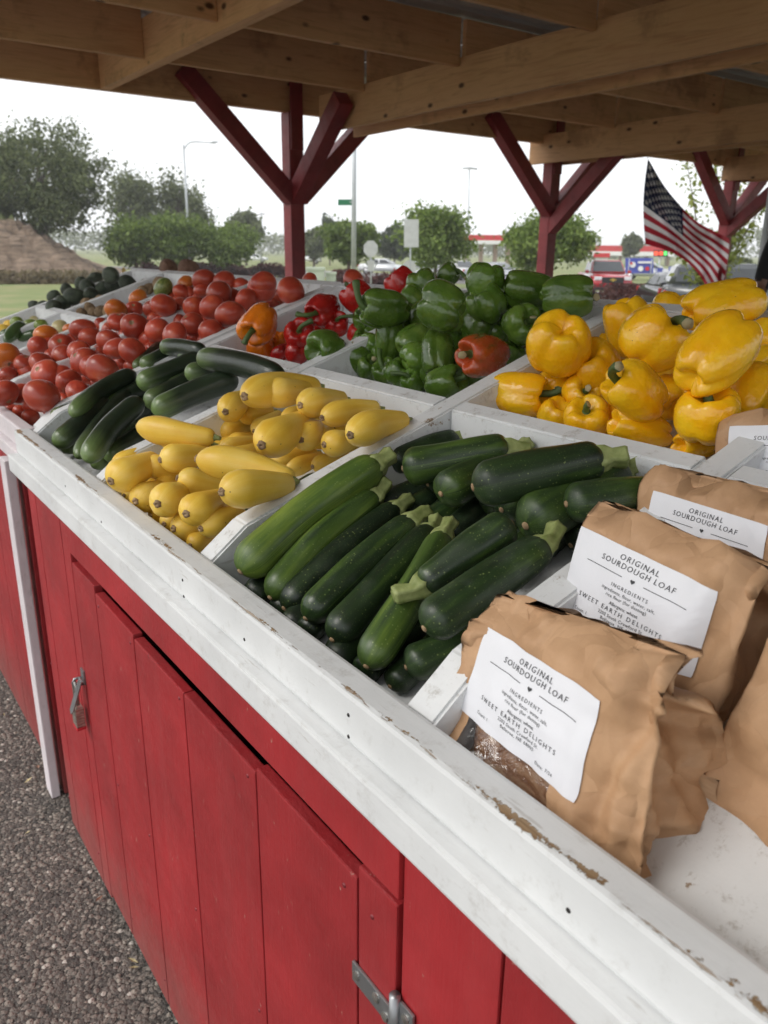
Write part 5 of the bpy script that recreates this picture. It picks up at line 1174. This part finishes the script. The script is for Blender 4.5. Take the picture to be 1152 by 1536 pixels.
hedge([(1005, 36), (1040, 35)], 1.1, 1.0, FOL['barb'], 'hedge', 'low red barberry bush behind the black car', 2500, 0.13)
R_ = np.random.default_rng(12); n = 60000; az = R_.random(n)*2*math.pi; rr = 330+60*R_.random(n)
hgt = 6+3.0*np.sin(az*9)+2.0*np.sin(az*23+1)+1.4*np.sin(az*61+2)
C = np.stack([CX+rr*np.sin(az), CY+rr*np.cos(az), -0.7+hgt*R_.random(n)**0.6], 1)
V, F = leaves(R_, C, 1.5*(0.6+0.8*R_.random(n)), n); tag(mesh('distant_woods', V, F, FOL['dark'], None, False), 'hazy line of far woods along the horizon', 'woods', kind='stuff')
# bare earth bank on the lawn
g = G('bare_earth'); c = g.co(jitter=False); cs = g.n('VectorMath', {0: c, 1: (0.5, 0.5, 3.0)}, operation='MULTIPLY').outputs[0]
a = g.noise(cs, 1.6, 8, 0.7, 0.6); b = g.noise(c, 9, 6, 0.7)
col = g.ramp(a, [(0.3, (0.09, 0.062, 0.044)), (0.48, (0.26, 0.185, 0.130)), (0.62, (0.38, 0.275, 0.20)), (0.78, (0.46, 0.37, 0.28))]); col = g.mix(g.math('MULTIPLY', b, 0.4), col, (0.07, 0.055, 0.035))
sep = g.n('SeparateXYZ', {0: c}); col = g.mix(g.step(g.math('ADD', sep.outputs[2], g.math('MULTIPLY', b, 0.5)), 3.25, 3.55), col, (0.12, 0.16, 0.045))
g.set(Color=col, Roughness=0.95); g.bump(b, 0.9, 0.12); g.bump(a, 0.9, 0.3); EARTH = g.m
V = []; ni, nj = 90, 40
for i in range(ni+1):
    px = -520+i*(700/ni); 
    for j in range(nj+1):
        d = 54+j*(34/nj); p = far(px, 375, d); base = tz(p[0], p[1])-0.15
        e1 = 1/(1+math.exp((px-95)/36)); prof = min(j/9, 1); prof = prof*prof*(3-2*prof)
        prof *= 1 if j < 32 else max(0, 1-(j-32)/8)
        nz = 0.30*math.sin(px*0.09+d*1.7)+0.24*math.sin(px*0.21-d*2.3)+0.20*math.sin(px*0.5+d*4.1)+0.14*math.sin(px*1.1-d*5.7)
        V.append((p[0], p[1], base+(4.1+nz*1.3)*e1*prof + 0.10*nz*e1))
tag(mesh('hill', V, [[i*(nj+1)+j, (i+1)*(nj+1)+j, (i+1)*(nj+1)+j+1, i*(nj+1)+j+1] for i in range(ni) for j in range(nj)], EARTH), kind='structure')
R_ = np.random.default_rng(3); n = 5000; C = []
for _ in range(n):
    p = far(R_.uniform(-250, 165), 378, R_.uniform(53.6, 57.0)); C.append((p[0], p[1], tz(p[0], p[1])+R_.random()**2*0.7))
V, F = leaves(R_, np.array(C), 0.28*(0.5+R_.random(n)), n); tag(mesh('dry_brush', V, F, m_foliage('dry_stalks', (0.09, 0.07, 0.04), (0.22, 0.18, 0.10)), None, False), kind='stuff')

# ------------------------------------------------------------------ street furniture
GALV = simple('galvanised_pole', (0.42, 0.44, 0.46), 0.5, 0.1, 5, 0, 0.5)
SIGNB = simple('sign_back', (0.50, 0.51, 0.51), 0.45, 0.08, 5, 0, 0.4)
def pole_obj(name, px, ytop, dist, r, label, cat, group=None, px_top=None):
    b = far(px, 400, dist); gz = tz(b[0], b[1]); t = far(px_top or px, ytop, dist)
    e = empty(name, (b[0], b[1], gz), label, cat, group)
    V, F, _ = sweep([(b[0], b[1], gz-0.05), tuple((np.array([b[0], b[1], gz])+t)/2), tuple(t)], [r, r*0.85, r*0.7], 12); mesh('pole', V, F, GALV, e)
    V, F, _ = sweep([(b[0], b[1], gz), (b[0], b[1], gz+0.12)], [r*2.1, r*1.9], 12); mesh('base_flange', V, F, GALV, e)
    return e, t, np.array([b[0], b[1], gz])
e, t, b = pole_obj('street_lamp', 285, 217, 62, 0.10, 'tall grey street lamp with one curved arm standing before the lawn trees', 'street lamp', None, 275)
tip = far(314, 214, 62); V, F, _ = sweep(curve_pts([t+np.array([0, 0, -0.3]), t*0.7+tip*0.3+np.array([0, 0, 0.12]), tip], 14), np.linspace(0.05, 0.035, 14), 8); mesh('arm', V, F, GALV, e)
V, F, _ = sweep([tip-np.array([0, 0, 0]), tip+(tip-t)/np.linalg.norm(tip-t)*0.3, tip+(tip-t)/np.linalg.norm(tip-t)*0.65], [0.05, 0.13, 0.03], 10, lambda u, a: 0.55+0.45*abs(math.cos(a))); mesh('lamp_head', V, F, GALV, e)
e, t, b = pole_obj('street_pole', 530, 120, 31, 0.10, 'tall grey pole carrying a small green street name sign', 'pole', None, 532)
g_ = simple('sign_green', (0.015, 0.16, 0.075), 0.5); q = [far(x, y, 31) for x, y in ((507, 299), (528, 299), (528, 308), (507, 308))]
nn_ = np.cross(q[1]-q[0], q[3]-q[0]); nn_ /= np.linalg.norm(nn_)
def plate(name, q, mat, par, th=0.02):
    q = [np.array(p) for p in q]; nrm = np.cross(q[1]-q[0], q[-1]-q[0]); nrm /= np.linalg.norm(nrm); k = len(q)
    return mesh(name, [p for p in q]+[p+nrm*th for p in q], [list(range(k)), list(range(2*k-1, k-1, -1))]+[[i, i+k, (i+1) % k+k, (i+1) % k] for i in range(k)], mat, par, False)
plate('name_plate', q, g_, e)
V, F, _ = sweep([far(524, 303.5, 31), far(532, 303.5, 31)], [0.02, 0.02], 8); mesh('bracket', V, F, GALV, e)
e, t, b = pole_obj('stop_sign', 557, 362, 34, 0.035, 'octagonal road sign seen from its grey back on a thin post', 'road sign', None, 556)
plate('sign_plate', [far(556+11.5*math.cos(math.pi/8+k*math.pi/4), 373+13*math.sin(math.pi/8+k*math.pi/4), 33.93) for k in range(8)], SIGNB, e)
plate('sub_plate', [far(x, y, 33.93) for x, y in ((551, 391), (562, 391), (562, 407), (551, 407))], SIGNB, e)
e, t, b = pole_obj('road_sign', 616, 330, 33, 0.035, 'square road sign seen from its pale back beside the octagonal one', 'road sign')
plate('sign_plate', [far(x, y, 32.93) for x, y in ((606, 329), (628, 329), (628, 371), (606, 371))], SIGNB, e)
plate('sub_plate', [far(614+11*math.cos(math.pi/8+k*math.pi/4), 402+12*math.sin(math.pi/8+k*math.pi/4), 33.5) for k in range(8)], SIGNB, e)
e, t, b = pole_obj('lot_light', 701, 254, 92, 0.11, 'slim parking lot light with a flat twin head above the trees', 'lot light', None, 704)
V, F, _ = sweep([far(694, 252.5, 92), far(704, 252, 92), far(716, 253.5, 92)], [0.12, 0.16, 0.12], 8, lambda u, a: 0.5+0.5*abs(math.cos(a))); mesh('lamp_head', V, F, GALV, e)
e, t, b = pole_obj('utility_pole', 392, 318, 130, 0.14, 'far utility pole beyond the lawn trees', 'pole')
V, F, _ = sweep([far(386, 322, 130), far(398, 321, 130)], [0.07, 0.07], 6); mesh('crossarm', V, F, BARK, e)
UB = simple('pale_green_enamel', (0.42, 0.47, 0.38), 0.5, 0.06, 3)
for x0, x1, y0, y1, d, lab in ((460, 487, 401, 426, 26, 'large pale green utility cabinet by the hedge'), (489, 504, 408, 427, 26.5, 'small pale green utility cabinet beside the large one')):
    a, b = far(x0, y1, d), far(x1, y1, d); z1 = far(x0, y0, d)[2]; z0 = tz(a[0], a[1])
    r_ = (b-a); r_[2] = 0; w_ = np.linalg.norm(r_); ang = math.atan2(r_[1], r_[0]); M = Matrix.Translation((a[0], a[1], z0)) @ Matrix.Rotation(ang, 4, 'Z')
    e = empty('utility_cabinet', (a[0], a[1], z0), lab, 'cabinet', 'utility cabinets'); h = z1-z0
    bm_obj('cabinet_body', board_bm((0, 0, 0), (w_, w_*0.8, h*0.93), 0.01, M), UB, e)
    bm_obj('cabinet_lid', board_bm((-0.02, -0.02, h*0.932), (w_+0.02, w_*0.8+0.02, h), 0.01, M), UB, e)
    bm_obj('cabinet_door', board_bm((w_*0.08, -0.012, h*0.1), (w_*0.92, -0.001, h*0.85), 0.004, M), UB, e)
b = far(185, 398, 64); hy = empty('fire_hydrant', (b[0], b[1], tz(b[0], b[1])), 'small yellow fire hydrant beside the path', 'hydrant'); HYD = simple('hydrant_yellow', (0.6, 0.38, 0.02), 0.5)
z = tz(b[0], b[1]); V, F, _ = sweep([(b[0], b[1], z+q) for q in (0, 0.05, 0.06, 0.55, 0.56, 0.62, 0.72, 0.78)], [0.17, 0.17, 0.12, 0.12, 0.16, 0.15, 0.09, 0.03], 12); mesh('barrel', V, F, HYD, hy)
V, F, _ = sweep([(b[0]-0.2, b[1], z+0.45), (b[0]+0.2, b[1], z+0.45)], [0.06, 0.06], 10); mesh('outlet', V, F, HYD, hy)

# ------------------------------------------------------------------ vehicles
TYRE = simple('tyre_rubber', (0.02, 0.02, 0.02), 0.8); RIM = simple('alloy_rim', (0.5, 0.5, 0.52), 0.3, 0.05, 5, 0, 0.9); GLASS = simple('car_glass', (0.03, 0.035, 0.04), 0.06, 0.1, 3, IOR_Level=0.8); LAMP = simple('lamp_glass', (0.7, 0.7, 0.72), 0.1); BLK = simple('black_trim', (0.015, 0.015, 0.016), 0.5); TAIL = simple('tail_red', (0.4, 0.01, 0.01), 0.2)
def vehicle(kind, px, dist, head, col, name, label, group=None, emblem=False):
    b = far(px, 400, dist); z = tz(b[0], b[1]); e = empty(name, (b[0], b[1], z), label, 'car' if kind != 'pickup' else 'pickup', group)
    M = Matrix.Translation((b[0], b[1], z)) @ Matrix.Rotation(head, 4, 'Z')
    paint = simple(name+'_paint', col, 0.25, 0.04, 2, 0, 0.0, 0.8)
    W2 = {'pickup': 0.95, 'sedan': 0.90, 'suv': 0.95}[kind]
    body = {'sedan': [(-2.25, 0.35), (-2.3, 0.75), (-2.1, 0.95), (-1.2, 1.0), (1.0, 0.96), (1.9, 0.86), (2.25, 0.68), (2.25, 0.3)], 'suv': [(-2.3, 0.4), (-2.35, 0.9), (-2.25, 1.1), (1.1, 1.1), (2.1, 0.98), (2.35, 0.8), (2.35, 0.38)], 'pickup': [(-2.75, 0.5), (-2.8, 1.05), (-2.75, 1.12), (1.2, 1.15), (2.55, 1.08), (2.75, 0.95), (2.78, 0.45)]}[kind]
    cab = {'sedan': [(-1.7, 0.97), (-0.9, 1.42), (0.3, 1.44), (1.15, 0.96)], 'suv': [(-2.25, 1.08), (-2.0, 1.66), (0.3, 1.70), (1.25, 1.08)], 'pickup': [(-0.85, 1.12), (-0.7, 1.74), (0.75, 1.78), (1.55, 1.14)]}[kind]
    def prism(pts, w0, w1, bev):
        bm = bmesh.new(); zs = [p[1] for p in pts]; lo, hi = min(zs), max(zs)
        wy = lambda zz: w0+(w1-w0)*(zz-lo)/(hi-lo); a = [bm.verts.new((x, -wy(zz), zz)) for x, zz in pts]; c = [bm.verts.new((x, wy(zz), zz)) for x, zz in pts]; k = len(pts)
        bm.faces.new(a); bm.faces.new(c[::-1])
        for i in range(k): bm.faces.new((a[(i+1) % k], a[i], c[i], c[(i+1) % k]))
        bmesh.ops.recalc_face_normals(bm, faces=bm.faces)
        if bev: bmesh.ops.bevel(bm, geom=list(bm.edges), offset=bev, segments=3, affect='EDGES')
        for v in bm.verts: v.co = M @ v.co
        return bm
    bm_obj('body', prism(body, W2, W2*0.97, 0.07), paint, e, True)
    bm_obj('cab', prism(cab, W2*0.93, W2*0.76, 0.06), paint, e, True)
    # glass
    (x0, z0), (x1, z1), (x2, z2), (x3, z3) = cab
    f = lambda xa, za, xb, zb, t: (xa+(xb-xa)*t, za+(zb-za)*t)
    for nm, (pa, pb), s in (('windscreen', ((x3, z3), (x2, z2)), 1), ('rear_window', ((x0, z0), (x1, z1)), -1)):
        a0, a1 = f(*pa, *pb, 0.14), f(*pa, *pb, 0.9); wA, wB = W2*0.82, W2*0.70
        nx, nz = (pb[1]-pa[1]), -(pb[0]-pa[0]); l = math.hypot(nx, nz); nx, nz = abs(nx/l)*s*0.012, abs(nz/l)*0.012
        mesh(nm, [tuple(M @ Vector(q)) for q in ((a0[0]+nx, -wA, a0[1]+nz), (a0[0]+nx, wA, a0[1]+nz), (a1[0]+nx, wB, a1[1]+nz), (a1[0]+nx, -wB, a1[1]+nz))], [[0, 1, 2, 3]], GLASS, e, False)
    for s in (-1, 1):
        ya, yb = s*(W2*0.905+0.012), s*(W2*0.79+0.012); zl, zh = z0+(z1-z0)*0.16, z0+(z1-z0)*0.84; xm = (x1+x2)/2
        for xa, xb in ((f(x0, z0, x1, z1, .3)[0]+0.12, xm-0.05), (xm+0.05, f(x3, z3, x2, z2, .3)[0]-0.12)):
            mesh('side_window', [tuple(M @ Vector(q)) for q in ((xa, ya, zl), (xb, ya, zl), (min(xb, x2), yb, zh), (max(xa, x1), yb, zh))], [[0, 1, 2, 3]], GLASS, e, False)
        xf = max(p[0] for p in body); xr = min(p[0] for p in body); zh = 0.78 if kind == 'pickup' else 0.66
        bm_obj('headlight', board_bm((xf-0.12, s*W2*0.58, zh+0.08), (xf+0.015, s*W2*0.94, zh+0.24), 0.02, M), LAMP, e)
        bm_obj('tail_light', board_bm((xr-0.015, s*W2*0.72, zh+0.05), (xr+0.08, s*W2*0.95, zh+0.25), 0.02, M), TAIL, e)
        bm_obj('mirror', board_bm((x3-0.35, s*(W2+0.02), z0+0.02), (x3-0.2, s*(W2+0.2), z0+0.18), 0.03, M), paint, e)
        for wx in (xf-0.85, xr+0.85):
            R0 = 0.38 if kind == 'pickup' else 0.33
            V, F, _ = sweep([tuple(M @ Vector((wx, s*(W2-0.24+q), R0))) for q in (0, 0.03, 0.22, 0.25)], [R0*0.9, R0, R0, R0*0.9], 22); w = mesh('wheel', V, F, TYRE, e)
            V, F, _ = sweep([tuple(M @ Vector((wx, s*(W2-0.24+q), R0))) for q in (0.2, 0.252, 0.258)], [R0*0.66, R0*0.64, R0*0.2], 18); mesh('rim', V, F, RIM, w)
    bm_obj('grille', board_bm((xf-0.05, -W2*0.55, zh-0.06), (xf+0.02, W2*0.55, zh+0.22), 0.02, M), BLK, e)
    bm_obj('bumper', board_bm((xf-0.15, -W2*0.92, 0.36), (xf+0.06, W2*0.92, 0.52), 0.04, M), BLK if kind == 'pickup' else paint, e)
    if emblem:
        gold = simple('emblem_gold', (0.6, 0.42, 0.08), 0.3, 0.05, 5, 0, 0.8)
        pts = [(-.17, .03), (-.06, .03), (-.06, .07), (.06, .07), (.06, .03), (.17, .03), (.14, -.03), (.06, -.03), (.06, -.07), (-.06, -.07), (-.06, -.03), (-.14, -.03)]
        mesh('emblem', [tuple(M @ Vector((xf+0.026, a, zh+0.09+b_))) for a, b_ in pts], [[0, 1, 10, 11], [1, 2, 3, 4, 7, 8, 9, 10], [4, 5, 6, 7]], gold, e, False)
        bm_obj('licence_plate', board_bm((xf+0.062, -0.16, 0.38), (xf+0.075, 0.16, 0.50), 0.004, M), HYD, e)
def head_to_cam(px, off): 
    d = far(px, 375, 10)-CPOS; return math.atan2(-d[1], -d[0])+math.radians(off)
vehicle('pickup', 906, 45, head_to_cam(905, 10), (0.40, 0.018, 0.03), 'pickup_truck', 'red pickup truck parked nose-on by the barberry hedge', emblem=True)
vehicle('sedan', 383, 150, head_to_cam(379, 88), (0.72, 0.73, 0.74), 'parked_car', 'white sedan on the road beyond the path hedge')
vehicle('pickup', 456, 135, head_to_cam(452, 82), (0.72, 0.73, 0.74), 'pickup_truck', 'white pickup truck on the road beside the red post')
vehicle('suv', 1118, 27.5, head_to_cam(1118, 100), (0.05, 0.055, 0.06), 'parked_car', 'dark grey sport utility vehicle parked beyond the sapling')
vehicle('sedan', 1030, 29.0, head_to_cam(1030, 20), (0.02, 0.02, 0.022), 'parked_car', 'black sedan parked behind the black bollard')
for px, d, off, col, lab in ((575, 78, 80, (0.6, 0.62, 0.64), 'silver sedan far behind the stop sign'), (640, 62, 75, (0.55, 0.57, 0.6), 'grey sedan partly hidden by the fresh green tree'), (690, 66, 30, (0.5, 0.5, 0.5), 'pale sedan parked under the fresh green tree'), (745, 60, 60, (0.25, 0.27, 0.3), 'dark sedan parked near the canopy columns'), (975, 74, 85, (0.45, 0.46, 0.48), 'white sedan parked in front of the blue banners')):
    vehicle('sedan', px, d, head_to_cam(px, off), col, 'parked_car', lab, 'cars parked across the lot')
b = far(1001, 420, 30); z = tz(b[0], b[1]); V, F, _ = sweep([(b[0], b[1], z), (b[0], b[1], z+0.9), (b[0], b[1], z+1.0), (b[0], b[1], z+1.05)], [0.07, 0.07, 0.09, 0.03], 12)
tag(mesh('bollard', V, F, BLK, None, True, loc=(b[0], b[1], z)), 'slim black bollard between hedge and black car', 'bollard')

# ------------------------------------------------------------------ filling station
CRED = simple('canopy_red', (0.52, 0.02, 0.025), 0.4, 0.05, 1); CWHT = simple('canopy_white', (0.74, 0.74, 0.74), 0.5, 0.05, 1); BRK = simple('column_brick', (0.34, 0.25, 0.20), 0.8, 0.2, 5)
def canopy(x0, x1, y0, y1, d, depth, cols, label, group):
    a, b = far(x0, y0, d), far(x1, y0, d); zt_ = a[2]; zb = far(x0, y1, d)[2]; r_ = b-a; r_[2] = 0; w = np.linalg.norm(r_); gz = tz(a[0], a[1])
    M = Matrix.Translation((a[0], a[1], 0)) @ Matrix.Rotation(math.atan2(r_[1], r_[0]), 4, 'Z'); e = empty('filling_station_canopy', (a[0], a[1], gz), label, 'canopy', group); h = zt_-zb
    bm_obj('fascia', board_bm((0, 0, zb+h*0.42), (w, depth, zt_), 0.02, M), CRED, e)
    bm_obj('fascia_band', board_bm((-0.03, -0.03, zb), (w+0.03, depth+0.03, zb+h*0.418), 0.02, M), CWHT, e)
    for t in cols:
        for dd in (0.18, 0.8): bm_obj('column', board_bm((w*t-0.3, depth*dd-0.3, gz), (w*t+0.3, depth*dd+0.3, zb-0.002), 0.03, M), BRK, e)
    for t in cols: bm_obj('fuel_pump', board_bm((w*t-0.35, depth*0.4-0.45, gz), (w*t+0.35, depth*0.4+0.45, gz+1.9), 0.05, M), CWHT, e)
canopy(690, 768, 352, 366, 120, 9, (0.15, 0.42, 0.70, 0.95), 'red and white filling station canopy between the two green trees', 'filling station canopies')
canopy(880, 1012, 368, 383, 170, 10, (0.1, 0.4, 0.7, 0.95), 'long red filling station canopy running behind the flag', 'filling station canopies')
a, b = far(893, 386, 100), far(912, 386, 100); kio = empty('kiosk', (a[0], a[1], tz(a[0], a[1])), 'small white kiosk with red roof behind the red pickup', 'kiosk'); r_ = b-a; M = Matrix.Translation((a[0], a[1], 0)) @ Matrix.Rotation(math.atan2(r_[1], r_[0]), 4, 'Z'); w = np.linalg.norm(r_[:2])
bm_obj('wall', board_bm((0, 0, tz(a[0], a[1])), (w, 3, a[2]), 0.03, M), CWHT, kio); bm_obj('roof', board_bm((-0.2, -0.2, a[2]+0.002), (w+0.2, 3.2, a[2]+0.5), 0.03, M), CRED, kio)
BLUE = simple('banner_blue', (0.055, 0.075, 0.36), 0.5, 0.1, 2)
for x0, x1, y0, y1, d, lab, big in ((938, 980, 387, 410, 66, 'large blue banner with white and red badges behind the red pickup', 1), (983, 995, 402, 413, 68, 'small blue banner next to the large one', 0), (1003, 1022, 400, 412, 68, 'small blue banner seen under the flag', 0), (884, 897, 398, 410, 70, 'small blue banner beside the red pickup', 0), (704, 716, 398, 410, 75, 'small blue banner between the green trees', 0)):
    q = [far(x, y, d) for x, y in ((x0, y0), (x1, y0), (x1, y1), (x0, y1))]; g0 = far((x0+x1)/2, y1, d); e = empty('banner', (g0[0], g0[1], tz(g0[0], g0[1])), lab, 'banner', 'blue banners at the filling station'); plate('panel', q, BLUE, e, 0.05)
    for t in (0.1, 0.9):
        p = q[3]*(1-t)+q[2]*t; V, F, _ = sweep([(p[0], p[1], tz(p[0], p[1])), (p[0], p[1], q[0][2]-0.05)], [0.04, 0.04], 8); mesh('leg', V, F, GALV, e)
    if big:
        for cx_, cy_, rp, m in ((949, 397, 4.5, CWHT), (961, 403, 4, CWHT), (971, 403, 3.2, CRED), (947, 395, 2, CRED)):
            plate('badge', [far(cx_+rp*math.cos(k*math.pi/6), cy_+rp*math.sin(k*math.pi/6), d-0.1-(0.05 if rp < 2.5 else 0)) for k in range(12)], m, e, 0.02)
        plate('badge', [far(x, y, d-0.1) for x, y in ((957, 392), (977, 392), (977, 395), (957, 395))], CWHT, e, 0.02)
# LED price board: it gives off light
for k, (x0, x1, colr) in enumerate(((981, 988, (1.0, 0.08, 0.03)), (989, 995, (1.0, 0.08, 0.03)), (996, 1001, (0.1, 1.0, 0.15)))):
    gm = G('led_digits'); gm.set(Color=(0.02, 0.02, 0.02), Emit=colr, EmitS=1.2)
    if k == 0: led = empty('price_board', far(990, 395, 90), 'lit red and green digit board seen under the flag edge', 'price board'); plate('board', [far(x, y, 90.2) for x, y in ((980, 375), (1002, 375), (1002, 385), (980, 385))], BLK, led, 0.2); V, F, _ = sweep([(*far(990, 380, 90.3)[:2], tz(*far(990, 380, 90.3)[:2])), tuple(far(990, 384, 90.3))], [0.1, 0.1], 8); mesh('post', V, F, GALV, led)
    plate('digit', [far(x, y, 89.9) for x, y in ((x0, 377), (x1-0.8, 377), (x1-0.8, 383), (x0, 383))], gm.m, led, 0.02)
# leaning grey pole near the shelter
e = empty('flag_staff', (*far(1140, 450, 8.5)[:2], 0), 'thick pale grey pole beside the person in black', 'pole')
V, F, _ = sweep([(*far(1143, 450, 8.5)[:2], 0), tuple(far(1146, 400, 8.5)), tuple(far(1160, 300, 8.5)), tuple(far(1172, 215, 8.5))], [0.065, 0.06, 0.055, 0.05], 14); mesh('pole', V, F, GALV, e)

# ------------------------------------------------------------------ the person at the far side of the shelter
el = far(1139, 437, 5.2); sh = far(1160, 398, 5.25); wr = far(1126, 463, 5.0); base = far(1205, 400, 5.35); bx, by = base[0], base[1]
rt = CR.copy(); rt[2] = 0; rt /= np.linalg.norm(rt); fw = np.array([-rt[1], rt[0], 0])
pt = lambda r, f, z: np.array([bx, by, 0]) + rt*r + fw*f + np.array([0, 0, z])
J = {'pelvis': (pt(0, 0, .95), .15), 'waist': (pt(0, 0, 1.10), .14), 'chest': (pt(0, 0, 1.32), .165), 'neck': (pt(0, -.01, 1.50), .06), 'head0': (pt(0, -.03, 1.60), .085), 'head1': (pt(0, -.04, 1.70), .095), 'crown': (pt(0, -.02, 1.79), .06),
 'shL': (pt(-.19, 0, 1.42), .065), 'elL': (el, .043), 'wrL': (wr, .03), 'haL': (wr+(wr-el)*0.25, .033), 'shR': (pt(.19, 0, 1.42), .065), 'elR': (pt(.30, -.02, 1.14), .045), 'wrR': (pt(.27, -.2, 0.98), .03), 'haR': (pt(.25, -.28, 0.97), .033),
 'hipL': (pt(-.09, 0, .88), .095), 'knL': (pt(-.10, -.02, .49), .06), 'anL': (pt(-.10, .03, .09), .042), 'toL': (pt(-.11, -.13, .04), .036), 'hipR': (pt(.09, 0, .88), .095), 'knR': (pt(.10, -.02, .49), .06), 'anR': (pt(.10, .03, .09), .042), 'toR': (pt(.11, -.13, .04), .036)}
for s in 'LR':
    hv, wv = J['ha'+s][0], J['wr'+s][0]; d = (hv-wv)/np.linalg.norm(hv-wv); sd = np.cross(d, fw); sd /= np.linalg.norm(sd)
    for k, (o_, ln) in enumerate(((-.027, .062), (-.009, .072), (.009, .068), (.027, .055))):
        J[f'f{s}{k}a'] = (hv+d*0.03+sd*o_, .0105); J[f'f{s}{k}b'] = (hv+d*(0.03+ln*0.55)+sd*o_, .0095); J[f'f{s}{k}c'] = (hv+d*(0.03+ln)+sd*o_-np.array([0, 0, .012]), .008)
    J[f'f{s}ta'] = (hv-sd*0.035, .011); J[f'f{s}tb'] = (hv-sd*0.05+d*0.035, .0095)
names = list(J); E_ = [('pelvis', 'waist'), ('waist', 'chest'), ('chest', 'neck'), ('neck', 'head0'), ('head0', 'head1'), ('head1', 'crown')]
for s in 'LR':
    E_ += [('chest', 'sh'+s), ('sh'+s, 'el'+s), ('el'+s, 'wr'+s), ('wr'+s, 'ha'+s), ('pelvis', 'hip'+s), ('hip'+s, 'kn'+s), ('kn'+s, 'an'+s), ('an'+s, 'to'+s), ('ha'+s, f'f{s}ta'), (f'f{s}ta', f'f{s}tb')]
    for k in range(4): E_ += [('ha'+s, f'f{s}{k}a'), (f'f{s}{k}a', f'f{s}{k}b'), (f'f{s}{k}b', f'f{s}{k}c')]
me = bpy.data.meshes.new('person'); me.from_pydata([tuple(J[n][0]) for n in names], [(names.index(a), names.index(b)) for a, b in E_], [])
po = bpy.data.objects.new('person', me); COL.objects.link(po)
md = po.modifiers.new('skin', 'SKIN'); md.use_smooth_shade = True
for i, nme in enumerate(names): sv_ = me.skin_vertices[0].data[i]; sv_.radius = (J[nme][1],)*2; sv_.use_root = (nme == 'pelvis')
po.modifiers.new('sub', 'SUBSURF').levels = 2; po.modifiers['sub'].render_levels = 2
bpy.context.view_layer.update(); me2 = bpy.data.meshes.new_from_object(po.evaluated_get(bpy.context.evaluated_depsgraph_get())); po.modifiers.clear(); po.data = me2; me2.name = 'person'
SKIN = simple('skin', (0.20, 0.105, 0.07), 0.5, 0.06, 20); SHIRT = simple('black_shirt', (0.012, 0.012, 0.014), 0.85, 0.2, 30); JEAN = simple('dark_jeans', (0.025, 0.03, 0.05), 0.85, 0.2, 40); HAIR = simple('dark_hair', (0.015, 0.011, 0.009), 0.6)
me2.materials.clear(); [me2.materials.append(m) for m in (SKIN, SHIRT, JEAN, BLK, HAIR)]
shL = J['shL'][0]; cut = el*0.75+shL*0.25
for p in me2.polygons:
    c_ = np.array(p.center); k = 0
    if c_[2] > 1.52: k = 4 if (c_[2] > 1.72 or (c_-pt(0, 0, c_[2]))@fw > 0.02) else 0
    elif c_[2] < 0.07: k = 3
    else:
        lat = abs((c_-np.array([bx, by, 0]))@rt)
        arm = lat > 0.235 or np.linalg.norm(c_-wr) < 0.18
        if arm: k = 1 if c_[2] > cut[2] else 0
        else: k = 1 if c_[2] > 0.93 else 2
    p.material_index = k; p.use_smooth = True
tag(po, 'person in a black short-sleeved shirt reaching an arm towards the back of the stand', 'person')
# a few fallen leaves and straw wisps on the lot
R_ = np.random.default_rng(9)
for k in range(9):
    x, y = R_.uniform(-1.5, -0.2), R_.uniform(-0.45, 0.0) if k > 6 else -abs(R_.normal())*0.03-0.002
    a_ = R_.uniform(0, 6.28); s = R_.uniform(0.006, 0.014); d1 = np.array([math.cos(a_), math.sin(a_), 0])*s; d2 = np.array([-math.sin(a_), math.cos(a_), 0])*s*0.35
    p = np.array([x, y, 0.006]); V = [p-d1, p+d2+np.array([0, 0, .004]), p+d1+np.array([0, 0, .006]), p-d2+np.array([0, 0, .003]), p+np.array([0, 0, .001])]
    tag(mesh('fallen_leaf', V, [[0, 1, 4], [1, 2, 4], [2, 3, 4], [3, 0, 4]], SWEET if k % 2 else STEM_CUT, None, False, loc=p), 'dry curled leaf lying on the gravel along the foot of the stand', 'leaf', 'dry leaves on the gravel')

# ------------------------------------------------------------------ the slightly hazy air
hz_ = bpy.data.materials.new('haze_air'); hz_.use_nodes = True; ht = hz_.node_tree; ht.nodes.clear()
ho = ht.nodes.new('ShaderNodeOutputMaterial'); hv = ht.nodes.new('ShaderNodeVolumePrincipled'); hv.inputs['Color'].default_value = (0.95, 0.96, 0.98, 1); hv.inputs['Density'].default_value = 0.0008
ht.links.new(hv.outputs[0], ho.inputs['Volume'])
hb = Bag(); hb.box((-3300, -3300, -3.0), (3300, 3300, 16.0)); ha = hb.obj('haze', hz_); tag(ha, kind='stuff')
